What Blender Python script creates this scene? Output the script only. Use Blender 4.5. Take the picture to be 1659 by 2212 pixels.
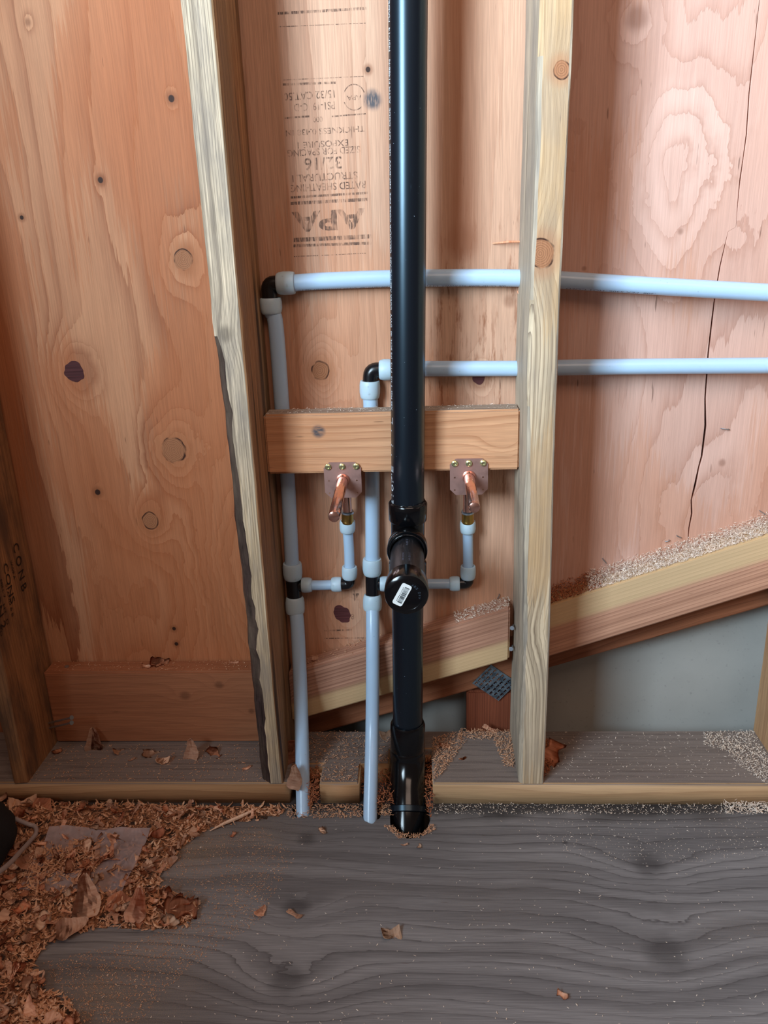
import bpy, bmesh, math, random
from mathutils import Vector, Matrix, Euler, noise as mnoise

# ------------------------------------------------------------------ camera
S = bpy.context.scene
for o in list(bpy.data.objects):
    bpy.data.objects.remove(o)
COL = S.collection
W_, H_ = 1659, 2212
FPX, PITCH, YAW, ROLL = 1760.0, 0.338, 0.0574, 0.0351
CX, CD, CH = 0.051, 1.058, 0.860
fw = Vector((-math.sin(YAW) * math.cos(PITCH), math.cos(YAW) * math.cos(PITCH), -math.sin(PITCH)))
rt = Vector((math.cos(YAW), math.sin(YAW), 0))
up = rt.cross(fw)
r2 = rt * math.cos(ROLL) - up * math.sin(ROLL)
u2 = up * math.cos(ROLL) + rt * math.sin(ROLL)
CAM = Vector((CX, -CD, CH))
cd = bpy.data.cameras.new('camera')
cam = bpy.data.objects.new('camera', cd)
COL.objects.link(cam)
m = Matrix((r2, u2, -fw)).transposed().to_4x4()
m.translation = CAM
cam.matrix_world = m
cd.sensor_fit = 'VERTICAL'
cd.sensor_height = 36.0
cd.lens = FPX / H_ * 36.0
cd.clip_start = 0.02
S.camera = cam

# ------------------------------------------------------------------ light
# a tall window opening to the left behind the viewer, sky light through it
KEY_POS = Vector((-0.98, -1.58, 1.90))
KEY_W, KEY_H, KEY_POWER, KEY_COL = 0.66, 1.9, 84.0, (0.66, 0.85, 1.0)
world = bpy.data.worlds.new('world')
S.world = world
world.use_nodes = True
world.node_tree.nodes['Background'].inputs[0].default_value = (1.0, 0.66, 0.50, 1)
world.node_tree.nodes['Background'].inputs[1].default_value = 0.12
S.view_settings.view_transform = 'Standard'
S.view_settings.look = 'None'
S.view_settings.gamma = 1.0
S.view_settings.exposure = 0.0
S.view_settings.use_curve_mapping = False


def area_light(name, pos, target, sx, sy, power, col):
    l = bpy.data.lights.new(name, 'AREA')
    l.shape = 'RECTANGLE'
    l.size, l.size_y, l.energy, l.color = sx, sy, power, col
    o = bpy.data.objects.new(name, l)
    COL.objects.link(o)
    o.location = pos
    o.rotation_euler = (Vector(target) - Vector(pos)).to_track_quat('-Z', 'Y').to_euler()
    return o


key = area_light('daylight_opening', KEY_POS, (1.45, 0.1, 1.95), KEY_W, KEY_H, KEY_POWER, KEY_COL)
key.data.spread = math.radians(104)
# added warm fill lamp high behind the viewer, standing in for room bounce
area_light('warm_bounce_fill', (0.45, -1.45, 2.35), (0.25, 0.1, 1.25), 1.5, 0.9, 14.0, (1.0, 0.74, 0.60))


# ------------------------------------------------------------------ helpers
def P(px, py, Y=None, Z=None):
    """a point of the place seen at photograph position (px, py), on the plane Y or Z"""
    d = fw * FPX + r2 * (px - 829.5) - u2 * (py - 1106)
    t = (Y - CAM.y) / d.y if Y is not None else (Z - CAM.z) / d.z
    return CAM + d * t


def srgb(r, g, b, k=1.0):
    f = lambda c: (c / 12.92 if c <= 0.04045 else ((c + 0.055) / 1.055) ** 2.4)
    return (f(r / 255) * k, f(g / 255) * k, f(b / 255) * k, 1.0)


class N:
    """small node expression builder"""
    def __init__(self, name):
        self.m = bpy.data.materials.new(name)
        self.m.use_nodes = True
        self.t = self.m.node_tree
        self.t.nodes.clear()
        self.out = self.t.nodes.new('ShaderNodeOutputMaterial')
        self.bsdf = self.t.nodes.new('ShaderNodeBsdfPrincipled')
        self.t.links.new(self.bsdf.outputs[0], self.out.inputs[0])
        tc = self.t.nodes.new('ShaderNodeTexCoord')
        sp = self.t.nodes.new('ShaderNodeSeparateXYZ')
        self.t.links.new(tc.outputs['Object'], sp.inputs[0])
        self.obj = tc.outputs['Object']
        self.x, self.y, self.z = sp.outputs
        self._g = None

    def put(self, sock, v):
        if isinstance(v, bpy.types.NodeSocket):
            self.t.links.new(v, sock)
        else:
            sock.default_value = v

    def M(self, op, a, b=0.0, c=0.0, clamp=False):
        n = self.t.nodes.new('ShaderNodeMath')
        n.operation = op
        n.use_clamp = clamp
        self.put(n.inputs[0], a)
        self.put(n.inputs[1], b)
        self.put(n.inputs[2], c)
        return n.outputs[0]

    def add(self, a, b): return self.M('ADD', a, b)
    def mul(self, a, b): return self.M('MULTIPLY', a, b)
    def sub(self, a, b): return self.M('SUBTRACT', a, b)

    def vec(self, x, y, z):
        n = self.t.nodes.new('ShaderNodeCombineXYZ')
        self.put(n.inputs[0], x); self.put(n.inputs[1], y); self.put(n.inputs[2], z)
        return n.outputs[0]

    def noise(self, v, scale=1.0, detail=2.0, rough=0.5, w=None):
        n = self.t.nodes.new('ShaderNodeTexNoise')
        if w is not None:
            n.noise_dimensions = '4D'
            n.inputs['W'].default_value = w
        self.put(n.inputs['Vector'], v)
        n.inputs['Scale'].default_value = scale
        n.inputs['Detail'].default_value = detail
        n.inputs['Roughness'].default_value = rough
        return n.outputs[0]

    def voronoi(self, v, scale=1.0):
        n = self.t.nodes.new('ShaderNodeTexVoronoi')
        self.put(n.inputs['Vector'], v)
        n.inputs['Scale'].default_value = scale
        return n.outputs['Distance']

    def step(self, v, a, b, o0=0.0, o1=1.0):
        n = self.t.nodes.new('ShaderNodeMapRange')
        n.interpolation_type = 'SMOOTHSTEP'
        self.put(n.inputs[0], v)
        for i, q in zip((1, 2, 3, 4), (a, b, o0, o1)):
            n.inputs[i].default_value = q
        return n.outputs[0]

    def mix(self, f, a, b, mode='MIX'):
        n = self.t.nodes.new('ShaderNodeMix')
        n.data_type = 'RGBA'
        n.blend_type = mode
        self.put(n.inputs[0], f)
        self.put(n.inputs[6], a)
        self.put(n.inputs[7], b)
        return n.outputs[2]

    def bump(self, h, strength=0.3, dist=0.001):
        n = self.t.nodes.new('ShaderNodeBump')
        n.inputs['Strength'].default_value = strength
        n.inputs['Distance'].default_value = dist
        self.put(n.inputs['Height'], h)
        self.t.links.new(n.outputs[0], self.bsdf.inputs['Normal'])

    def col(self, c): self.put(self.bsdf.inputs['Base Color'], c)

    def set(self, **k):
        for a, v in k.items():
            self.put(self.bsdf.inputs[a.replace('_', ' ')], v)
        return self

    def normal(self):
        g = self.t.nodes.new('ShaderNodeNewGeometry')
        s = self.t.nodes.new('ShaderNodeSeparateXYZ')
        self.t.links.new(g.outputs['Normal'], s.inputs[0])
        return s.outputs


def plain(name, c, rough=0.5, metal=0.0, **k):
    n = N(name)
    n.col(c)
    n.set(Roughness=rough, Metallic=metal, **k)
    return n.m


def wood(name, light, dark, along='z', levels=14, A=1.0, lin=0.0, nx=5.0, nz=1.2, seed=0.0,
         knots=(), tint=None, tint_amt=0.5, line=0.55, fiber=0.25, rough=0.62, weather=None,
         weather_amt=0.0, top_grey=None, blot=None, tint_scale=3.0, streak=None, spec=0.25,
         sharp=3.0, specks=None, extra=None, jag=0.10):
    """procedural sawn or rotary-cut wood; a, c are coordinates across and along the grain.
    knots: (across, along, radius, height, kind) in metres"""
    n = N(name)
    if along == 'z': a, b, l = n.x, n.y, n.z
    elif along == 'x': a, b, l = n.z, n.y, n.x
    if along == 'x_floor': a, b, l = n.y, n.z, n.x
    low = n.noise(n.vec(n.mul(a, nx), n.mul(b, nx), n.mul(l, nz)), 1.0, 1.5, 0.5, w=seed)
    low2 = n.noise(n.vec(n.mul(a, nx * 3.3), n.mul(b, nx * 3), n.mul(l, nz * 3)), 1.0, 2, 0.5, w=seed + 7)
    F = n.add(n.mul(low, A), n.mul(low2, A * 0.22))
    if lin: F = n.add(F, n.mul(n.add(a, n.mul(b, 0.8)), lin))
    kd = []
    for (ka, kl, kr, kh, kind) in knots:
        da, dl = n.sub(a, ka), n.sub(l, kl)
        if kh:
            wv_ = n.noise(n.vec(n.mul(a, 26), b, n.mul(l, 20)), 1.0, 3, .6, w=seed + ka * 9)
            dw = n.add(da, n.mul(n.sub(wv_, .5), kr * 1.6))
        else: dw = da
        d2 = n.add(n.mul(dw, dw), n.mul(n.mul(dl, dl), 0.40))
        if kh:
            g = n.M('EXPONENT', n.mul(d2, -1.0 / (kr * 1.9) ** 2))
            F = n.add(F, n.mul(g, kh))
        d2b = n.add(n.mul(da, da), n.mul(n.mul(dl, dl), 0.85))
        wob = n.mul(n.noise(n.vec(a, b, l), 45, 2, w=seed + 3), kr * 0.5)
        kd.append((n.add(n.M('SQRT', d2b), n.sub(wob, kr * 0.25)), kr, kind))
    jg = n.noise(n.vec(n.mul(a, 240), n.mul(b, 240), n.mul(l, 9)), 1.0, 3, 0.65)
    L = n.add(n.mul(F, levels), n.mul(jg, jag * 2))
    saw = n.M('FRACT', L)
    ring = n.mul(n.M('POWER', saw, sharp), n.step(saw, 0.97, 1.0, 1.0, 0.0))
    vary = n.noise(n.vec(n.mul(a, 9), n.mul(b, 9), n.mul(l, 2.2)), 1.0, 1.5, w=seed + 11)
    ringf = n.mul(ring, n.mul(n.step(vary, 0.25, 0.7, 0.25, 1.0), line))
    c = n.mix(ringf, light, dark)
    # broad bands of early and late wood
    band = n.noise(n.vec(n.mul(F, 3.0), n.mul(l, 0.4), seed), 1.0, 1.0)
    c = n.mix(n.step(band, 0.40, 0.65, 0.0, line * 0.5), c, dark)
    if tint:
        tn = n.noise(n.vec(n.mul(a, tint_scale * 1.6), n.mul(b, tint_scale), n.mul(l, tint_scale * 0.6)), 1.0, 2, w=seed + 21)
        c = n.mix(n.mul(n.add(n.mul(n.step(tn, 0.38, 0.66), .55), n.mul(n.step(n.add(tn, n.mul(n.sub(jg, .5), .22)), 0.50, 0.53), .45)), tint_amt), c, tint)
    fb = n.noise(n.vec(n.mul(a, 700), n.mul(b, 700), n.mul(l, 16)), 1.0, 2, 0.6, w=seed + 31)
    fm = n.step(fb, 0.3, 0.7, 1.0 - fiber, 1.0 + fiber * 0.35)
    c = n.mix(1.0, c, n.vec(fm, fm, fm), 'MULTIPLY')
    # short dark fibre checks
    ck = n.noise(n.vec(n.mul(a, 260), n.mul(b, 260), n.mul(l, 26)), 1.0, 1, w=seed + 41)
    c = n.mix(n.step(ck, 0.74, 0.80, 0.0, 0.55), c, srgb(70, 38, 24))
    if streak:      # (colour, threshold, amount) long streaks
        sn = n.noise(n.vec(n.mul(a, 60), n.mul(b, 40), n.mul(l, 2.2)), 1.0, 2, w=seed + 51)
        c = n.mix(n.step(sn, streak[1], streak[1] + 0.14, 0.0, streak[2]), c, streak[0])
    if weather:
        wn = n.noise(n.vec(n.mul(a, 26), n.mul(b, 26), n.mul(l, 7)), 1.0, 4, 0.6, w=seed + 61)
        c = n.mix(n.step(wn, 0.40, 0.70, 0.0, weather_amt), c, weather)
    for dist, kr, kind in kd:
        if kind == 'tan':
            k1 = n.step(dist, kr * 0.85, kr * 1.9, 0.45, 0.0)
            c = n.mix(k1, c, srgb(172, 112, 74))
            k2 = n.step(dist, kr * 0.80, kr * 0.86, 0.9, 0.0)
            rg = n.M('FRACT', n.mul(dist, 420))
            kc = n.mix(n.mul(n.M('POWER', rg, 2.0), 0.8), srgb(172, 116, 80), srgb(104, 62, 40))
            c = n.mix(k2, c, kc)
            e = n.mul(n.step(dist, kr * 0.74, kr * 0.84), n.step(dist, kr * 0.86, kr * 0.94, 1.0, 0.0))
            en = n.noise(n.vec(a, b, l), 60, 2, w=seed + 5)
            c = n.mix(n.mul(e, n.step(en, 0.38, 0.6)), c, srgb(60, 30, 18))
        elif kind == 'hole':
            c = n.mix(n.step(dist, kr, kr * 2.4, 0.5, 0.0), c, srgb(128, 72, 40))
            c = n.mix(n.step(dist, kr * 0.7, kr * 1.0, 0.95, 0.0), c, srgb(45, 24, 18))
        elif kind == 'smudge':
            sm = n.noise(n.vec(n.mul(a, 1.0), b, n.mul(l, 0.25)), 420, 3, w=2)
            c = n.mix(n.mul(n.step(dist, kr * 0.5, kr * 1.3, 0.9, 0.0), n.step(sm, 0.3, 0.55, 0.45, 1.0)), c, srgb(52, 66, 78))
        elif kind == 'dark':
            c = n.mix(n.step(dist, kr * 0.3, kr * 1.2, 0.5, 0.0), c, (dark[0] * .6, dark[1] * .6, dark[2] * .6, 1))
    if top_grey:
        nz_ = n.normal()[2]
        dn = n.noise(n.vec(n.mul(l, 5), n.mul(b, 150), n.mul(a, 80)), 1.0, 4, 0.7)
        g2 = n.mix(n.step(dn, 0.42, 0.68), top_grey, (top_grey[0] * 0.6, top_grey[1] * 0.6, top_grey[2] * 0.62, 1))
        sp = n.noise(n.obj, 900, 1)
        g2 = n.mix(n.step(sp, 0.68, 0.72, 0, 0.7), g2, srgb(190, 160, 135))
        c = n.mix(n.step(nz_, 0.6, 0.85, 0.0, 0.92), c, g2)
    if extra: c = extra(n, c, a, b, l)
    n.col(c)
    n.set(Roughness=rough)
    n.put(n.bsdf.inputs['Specular IOR Level'], spec)
    n.bump(n.add(n.mul(fb, 0.5), n.mul(ring, 0.6)), 0.35, 0.0012)
    return n.m


def tag(o, label=None, cat=None, group=None, kind=None):
    if label: o['label'] = label
    if cat: o['category'] = cat
    if group: o['group'] = group
    if kind: o['kind'] = kind
    return o


def empty(name, loc=(0, 0, 0), label=None, cat=None, group=None):
    o = bpy.data.objects.new(name, None)
    o.empty_display_size = 0.02
    COL.objects.link(o)
    o.location = loc
    return tag(o, label, cat, group)


def link(name, me, mat=None, parent=None, loc=None, smooth=None):
    """link a mesh whose vertices are world coordinates (re-based on its parent or its own origin)"""
    o = bpy.data.objects.new(name, me)
    COL.objects.link(o)
    if mat is not None:
        for mm in (mat if isinstance(mat, (list, tuple)) else [mat]):
            me.materials.append(mm)
    if parent is not None:
        o.parent = parent
        off = Vector((0, 0, 0))
        q = parent
        while q is not None:
            off += q.location
            q = q.parent
        me.transform(Matrix.Translation(-off))
    elif loc is not None:
        me.transform(Matrix.Translation(-Vector(loc)))
        o.location = loc
    if smooth is not None:
        for p in me.polygons: p.use_smooth = True
        try:
            me.set_sharp_from_angle(angle=math.radians(smooth))
        except Exception:
            pass
    return o


def bm_mesh(bm, name):
    me = bpy.data.meshes.new(name)
    bm.normal_update()
    bm.to_mesh(me)
    bm.free()
    return me


def box_bm(x0, x1, y0, y1, z0, z1, bev=0.0, bm=None):
    bm = bm or bmesh.new()
    r = bmesh.ops.create_cube(bm, size=1.0)
    vs = r['verts']
    for v in vs:
        v.co = Vector(((x0 + x1) / 2 + v.co.x * (x1 - x0), (y0 + y1) / 2 + v.co.y * (y1 - y0), (z0 + z1) / 2 + v.co.z * (z1 - z0)))
    if bev:
        es = list({e for v in vs for e in v.link_edges})
        bmesh.ops.bevel(bm, geom=es, offset=bev, segments=2, affect='EDGES')
    return bm


def tube_bm(path, rad, seg=24, caps=True, bm=None, inner=None):
    """tube along points; rad a number or a list (one per point)"""
    bm = bm or bmesh.new()
    path = [Vector(p) for p in path]
    rads = rad if isinstance(rad, (list, tuple)) else [rad] * len(path)
    rings = []
    t0 = (path[1] - path[0]).normalized()
    ref = Vector((0, 0, 1)) if abs(t0.z) < 0.9 else Vector((1, 0, 0))
    nrm = (ref - t0 * ref.dot(t0)).normalized()
    for i, p in enumerate(path):
        if i == 0: t = (path[1] - path[0])
        elif i == len(path) - 1: t = (path[-1] - path[-2])
        else: t = (path[i + 1] - path[i]).normalized() + (path[i] - path[i - 1]).normalized()
        if t.length < 1e-9: t = t0
        t.normalize()
        nrm = (nrm - t * nrm.dot(t)).normalized()
        bn = t.cross(nrm)
        rings.append([bm.verts.new(p + (nrm * math.cos(2 * math.pi * k / seg) + bn * math.sin(2 * math.pi * k / seg)) * rads[i]) for k in range(seg)])
    for A, B in zip(rings, rings[1:]):
        for k in range(seg):
            bm.faces.new((A[k], A[(k + 1) % seg], B[(k + 1) % seg], B[k]))
    if caps:
        bm.faces.new(rings[0][::-1])
        bm.faces.new(rings[-1])
    return bm


def lathe(a, b, prof, seg=32, bm=None):
    """prof: (t 0..1 along a->b, radius)"""
    a, b = Vector(a), Vector(b)
    d = (b - a)
    L = d.length
    t = d.normalized()
    ref = Vector((0, 0, 1)) if abs(t.z) < 0.9 else Vector((1, 0, 0))
    n1 = (ref - t * ref.dot(t)).normalized()
    n2 = t.cross(n1)
    bm = bm or bmesh.new()
    rings = []
    for (s, r) in prof:
        c = a + t * (L * s)
        if r <= 1e-6:
            rings.append([bm.verts.new(c)])
        else:
            rings.append([bm.verts.new(c + (n1 * math.cos(2 * math.pi * k / seg) + n2 * math.sin(2 * math.pi * k / seg)) * r) for k in range(seg)])
    for A, B in zip(rings, rings[1:]):
        for k in range(seg):
            k2 = (k + 1) % seg
            if len(A) == 1 and len(B) == 1: continue
            if len(A) == 1: bm.faces.new((A[0], B[k2], B[k]))
            elif len(B) == 1: bm.faces.new((A[k], A[k2], B[0]))
            else: bm.faces.new((A[k], A[k2], B[k2], B[k]))
    if len(rings[0]) > 1: bm.faces.new(rings[0][::-1])
    if len(rings[-1]) > 1: bm.faces.new(rings[-1])
    bmesh.ops.recalc_face_normals(bm, faces=bm.faces)
    return bm


def smooth_path(pts, n=8):
    """Catmull-Rom through points"""
    pts = [Vector(p) for p in pts]
    q = [pts[0] * 2 - pts[1]] + pts + [pts[-1] * 2 - pts[-2]]
    out = []
    for i in range(1, len(q) - 2):
        for k in range(n):
            t = k / n
            out.append(0.5 * ((2 * q[i]) + (-q[i - 1] + q[i + 1]) * t + (2 * q[i - 1] - 5 * q[i] + 4 * q[i + 1] - q[i + 2]) * t * t
                              + (-q[i - 1] + 3 * q[i] - 3 * q[i + 1] + q[i + 2]) * t ** 3))
    out.append(pts[-1])
    return out


def slab(outline, holes, thick, name='slab'):
    """flat plate with holes in local XY, z 0..thick"""
    cu = bpy.data.curves.new(name, 'CURVE')
    cu.dimensions = '2D'
    cu.fill_mode = 'BOTH'
    cu.extrude = thick / 2
    for pts in [outline] + list(holes):
        s = cu.splines.new('POLY')
        s.points.add(len(pts) - 1)
        for q, p in zip(s.points, pts): q.co = (p[0], p[1], 0, 1)
        s.use_cyclic_u = True
    o = bpy.data.objects.new(name, cu)
    COL.objects.link(o)
    dg = bpy.context.evaluated_depsgraph_get()
    dg.update()
    me = bpy.data.meshes.new_from_object(o.evaluated_get(dg))
    bpy.data.objects.remove(o)
    bpy.data.curves.remove(cu)
    me.transform(Matrix.Translation((0, 0, thick / 2)))
    bm = bmesh.new()
    bm.from_mesh(me)
    bmesh.ops.remove_doubles(bm, verts=bm.verts, dist=1e-6)
    bmesh.ops.recalc_face_normals(bm, faces=bm.faces)
    bm.to_mesh(me)
    bm.free()
    me.materials.clear()
    return me


def to_wall(me, y):
    """local XY of a slab -> world XZ, local +z towards the room (-Y), front face at y"""
    th = max(v.co.z for v in me.vertices)
    me.transform(Matrix(((1, 0, 0, 0), (0, 0, -1, y + th), (0, 1, 0, 0), (0, 0, 0, 1))))
    return me


def text_mesh(s, size, extrude=0.0001, spacing=1.0, bold=0.0):
    cu = bpy.data.curves.new('writing', 'FONT')
    cu.body = s
    cu.size = size
    cu.extrude = extrude
    cu.offset = bold
    cu.space_character = spacing
    cu.align_x = 'CENTER'
    cu.align_y = 'CENTER'
    cu.resolution_u = 3
    o = bpy.data.objects.new('writing', cu)
    COL.objects.link(o)
    dg = bpy.context.evaluated_depsgraph_get()
    dg.update()
    me = bpy.data.meshes.new_from_object(o.evaluated_get(dg))
    bpy.data.objects.remove(o)
    bpy.data.curves.remove(cu)
    me.materials.clear()
    return me


def join_meshes(ms, name='writing'):
    bm = bmesh.new()
    for q in ms:
        bm.from_mesh(q)
    return bm_mesh(bm, name)


def fit_text(s, w, h, extrude=0.0001, spacing=1.0, bold=0.0):
    """text scaled to a w x h box, centred on 0"""
    me = text_mesh(s, 1.0, 0.0, spacing, bold)
    xs = [v.co.x for v in me.vertices]; ys = [v.co.y for v in me.vertices]
    sx, sy = w / (max(xs) - min(xs)), h / (max(ys) - min(ys))
    cx, cy = (max(xs) + min(xs)) / 2, (max(ys) + min(ys)) / 2
    for v in me.vertices:
        v.co = Vector(((v.co.x - cx) * sx, (v.co.y - cy) * sy, extrude))
    return me


# ------------------------------------------------------------------ materials
ORANGE_L, ORANGE_D = srgb(214, 156, 122), srgb(160, 92, 60)


def kp(px, py, rpx, h, kind, Y=0.145, along='z'):
    q = P(px, py, Y=Y)
    q2 = P(px + rpx, py, Y=Y)
    return (q.x, q.z, abs(q2.x - q.x), h, kind)


MAT_PLY_LEFT = wood('fir_plywood_left', srgb(208, 152, 114), srgb(132, 68, 38), levels=9, A=1.0, lin=2.2, nx=5.5, nz=0.75, seed=2.3,
                    tint=srgb(186, 112, 70), tint_amt=0.8, line=1.0, fiber=0.14, sharp=2.4, jag=.22,
                    knots=[kp(396, 560, 24, .30, 'tan'), kp(376, 973, 30, .55, 'tan'), kp(324, 1125, 20, .42, 'tan'),
                           kp(160, 803, 24, .45, ''), kp(370, 213, 8, .10, 'hole'), kp(217, 389, 7, .08, 'hole'),
                           kp(211, 1063, 7, .10, 'hole'), kp(340, 1290, 60, -.35, ''), kp(60, 48, 9, .1, 'dark'),
                           kp(540, 1230, 55, .5, ''), kp(376, 1358, 5, 0, 'hole'), kp(381, 1391, 5, 0, 'hole'), kp(47, 470, 5, 0, 'hole')])
def torn_grain(n, c, a, b, l):
    # rough torn veneer to the right of the drain pipe
    m_ = n.mul(n.step(a, .035, .060), n.mul(n.step(l, .40, .50), n.step(l, .80, .92, 1.0, 0.0)))
    q = n.noise(n.vec(n.mul(a, 130), 0, n.mul(l, 16)), 1.0, 4, .7, w=3)
    q2 = n.noise(n.vec(n.mul(a, 30), 0, n.mul(l, 8)), 1.0, 2, .6, w=8)
    c = n.mix(n.mul(m_, n.mul(n.step(q, .50, .62), n.step(q2, .42, .6, .1, .8))), c, srgb(140, 84, 54))
    c = n.mix(n.mul(m_, n.step(q, .34, .24, 0.0, .55)), c, srgb(236, 196, 160))
    # brown heartwood streak
    st = n.noise(n.vec(n.mul(a, 26), 0, n.mul(l, 1.6)), 1.0, 2, .5, w=12)
    z1 = n.mul(n.step(a, .055, .075), n.mul(n.step(a, .115, .14, 1.0, 0.0), n.step(l, .78, .84)))
    return n.mix(n.mul(z1, n.step(st, .35, .6, .25, .7)), c, srgb(170, 108, 76))


MAT_PLY_MID = wood('fir_plywood_middle', srgb(212, 168, 140), srgb(156, 98, 68), levels=9, A=0.7, lin=3.0, nx=7, nz=.5, jag=.2, seed=9.1,
                   tint=srgb(196, 128, 88), tint_amt=0.6, line=0.42, fiber=0.16, sharp=2.6,
                   knots=[kp(691, 800, 22, .65, 'tan'), kp(738, 1325, 24, .4, ''), kp(795, 150, 6, .05, 'hole'),
                          kp(805, 215, 19, 0, 'smudge'), kp(1034, 815, 15, .3, 'hole'), kp(1000, 520, 40, 0, 'dark'),
                          kp(1100, 650, 15, 0, 'dark')], extra=torn_grain)
MAT_PLY_RIGHT = wood('fir_plywood_right', srgb(220, 180, 164), srgb(158, 104, 82), levels=7, A=1.1, lin=1.2, nx=5.5, nz=1.7, jag=.16, seed=5.4,
                     tint=srgb(196, 136, 104), tint_amt=0.6, line=0.5, fiber=0.10, sharp=4.0,
                     knots=[kp(1446, 370, 70, .6, ''), kp(1375, 40, 30, .4, 'dark'), kp(1500, 1150, 60, .35, ''),
                            kp(1262, 580, 6, .0, 'dark'), kp(1470, 500, 8, 0, 'dark'), kp(1560, 1000, 9, 0, 'dark')])
M_PATCH = wood('dark_wood_patch', srgb(96, 52, 52), srgb(64, 30, 34), along='x', levels=30, lin=3, seed=3, line=.7, fiber=.4)
INK = N('stamp_ink')
_t = INK.t.nodes.new('ShaderNodeBsdfTransparent')
_mx = INK.t.nodes.new('ShaderNodeMixShader')
_f = INK.noise(INK.vec(INK.mul(INK.x, 1.0), INK.y, INK.mul(INK.z, 0.12)), 620, 3, 0.6)
_f2 = INK.noise(INK.obj, 55, 2)
INK.put(_mx.inputs[0], INK.mul(INK.step(_f, 0.36, 0.60, 0.0, 0.72), INK.step(_f2, 0.36, 0.58, 0.35, 1.0)))
INK.t.links.new(_t.outputs[0], _mx.inputs[1])
INK.t.links.new(INK.bsdf.outputs[0], _mx.inputs[2])
INK.t.links.new(_mx.outputs[0], INK.out.inputs[0])
INK.col(srgb(92, 70, 60)); INK.set(Roughness=0.8)
M_INK = INK.m
M_INK_DARK = plain('lumber_stamp_ink', srgb(34, 22, 20), 0.7)

M_STUD_FAR = wood('weathered_lumber_brown', srgb(176, 128, 88), srgb(92, 58, 38), levels=5, lin=34, A=1.2, nx=14, nz=1.4, seed=1.5,
                  line=.6, fiber=.3, weather=srgb(84, 66, 56), weather_amt=.85, tint=srgb(150, 98, 60), tint_amt=.6)
M_STUD_LEFT = wood('weathered_lumber_pale', srgb(226, 202, 172), srgb(60, 44, 34), levels=5, lin=52, A=1.3, nx=12, nz=1.2, seed=4.2,
                    line=.95, fiber=.40, streak=(srgb(96, 80, 70), .60, .6), jag=.04, weather=srgb(120, 110, 104), weather_amt=.6, tint=srgb(196, 164, 124), tint_amt=.7, sharp=4.5,
                   knots=[(-.207, .735, .012, .5, 'dark')])
M_STUD_LEFT_SIDE = wood('weathered_lumber_side', srgb(188, 148, 108), srgb(92, 62, 42), levels=5, lin=30, A=1.4, nx=14, nz=1.0, seed=6.2,
                        line=.75, fiber=.35, streak=(srgb(42, 26, 20), .54, .85), weather=srgb(128, 104, 84), weather_amt=.5,
                        tint=srgb(176, 112, 66), tint_amt=.5)
M_BARK = wood('bark_edge', srgb(66, 48, 44), srgb(26, 18, 18), levels=4, lin=30, A=2, nx=20, nz=6, seed=8, line=.6, fiber=.7,
              weather=srgb(140, 118, 98), weather_amt=.35)
kA = P(1213, 150, Y=0); kB = P(1168, 548, Y=0)
M_STUD_RIGHT = wood('pale_lumber_knotted', srgb(228, 204, 172), srgb(72, 50, 36), levels=5, lin=44, A=1.3, nx=11, nz=1.9, seed=3.3,
                    line=1.0, fiber=.2, jag=.03, weather=srgb(146, 132, 120), weather_amt=.4, tint=srgb(196, 156, 112), tint_amt=.85, sharp=4.5,
                    knots=[(kA.x, kA.z, .0115, .35, 'tan'), (kB.x, kB.z, .019, .75, 'tan'), (.19, .30, .02, .6, '')])
M_STUD_RIGHT_SIDE = wood('pale_lumber_grey_side', srgb(200, 180, 156), srgb(116, 104, 92), levels=5, lin=24, A=1.2, nx=12, nz=.9, seed=7.3,
                         line=.5, fiber=.3, weather=srgb(126, 116, 108), weather_amt=.75, streak=(srgb(54, 48, 46), .66, .7))
M_STUD_EDGE = wood('tan_lumber', srgb(190, 148, 108), srgb(128, 84, 56), levels=5, lin=30, A=1.2, nx=12, nz=1.2, seed=11.3, line=.5, fiber=.2,
                   tint=srgb(170, 112, 76), tint_amt=.6)
_bs = P(688, 932, Y=.082)
M_BLOCK = wood('fir_blocking', srgb(218, 164, 124), srgb(158, 98, 62), along='x', levels=5, lin=16, A=1.0, nx=10, nz=1.6, seed=2.8, line=.55,
               fiber=.14, tint=srgb(200, 136, 92), tint_amt=.5, top_grey=srgb(168, 150, 134),
               knots=[(_bs.z, _bs.x, .009, 0, 'smudge'), (P(1085, 960, Y=.082).z, P(1085, 960, Y=.082).x, .01, .35, '')])
M_BLOCK_LOW = wood('brown_blocking', srgb(176, 118, 84), srgb(104, 62, 42), along='x', levels=5, lin=14, A=1.2, nx=9, nz=2.0, seed=12.8, line=.5,
                   fiber=.18, tint=srgb(164, 102, 70), tint_amt=.6,
                   knots=[(.13, -.36, .010, .3, 'dark'), (.15, -.30, .008, .3, 'dark'), (.10, -.25, .006, .2, 'dark')])
M_RAIL = wood('sloping_rail_fir', srgb(200, 150, 124), srgb(116, 72, 56), along='x', levels=5, lin=34, A=.5, nx=8, nz=.8, seed=14.1, line=.7,
              fiber=.12, tint=srgb(196, 146, 120), tint_amt=.7, sharp=3.0,
              extra=lambda n, c, a, b, l: n.mix(n.step(a, .026, .040, .8, 0.0), c, srgb(216, 184, 138)))
M_RAIL_R = wood('sloping_rail_fir_right', srgb(204, 154, 126), srgb(120, 76, 58), along='x', levels=5, lin=34, A=.5, nx=8, nz=.8, seed=16.1,
                line=.75, fiber=.12, tint=srgb(196, 142, 114), tint_amt=.6, sharp=3.0, knots=[(.062, -.150, .010, .3, 'dark')],
                extra=lambda n, c, a, b, l: n.mix(n.step(a, .044, .056, 0.0, .8), c, srgb(214, 184, 140)))
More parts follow.
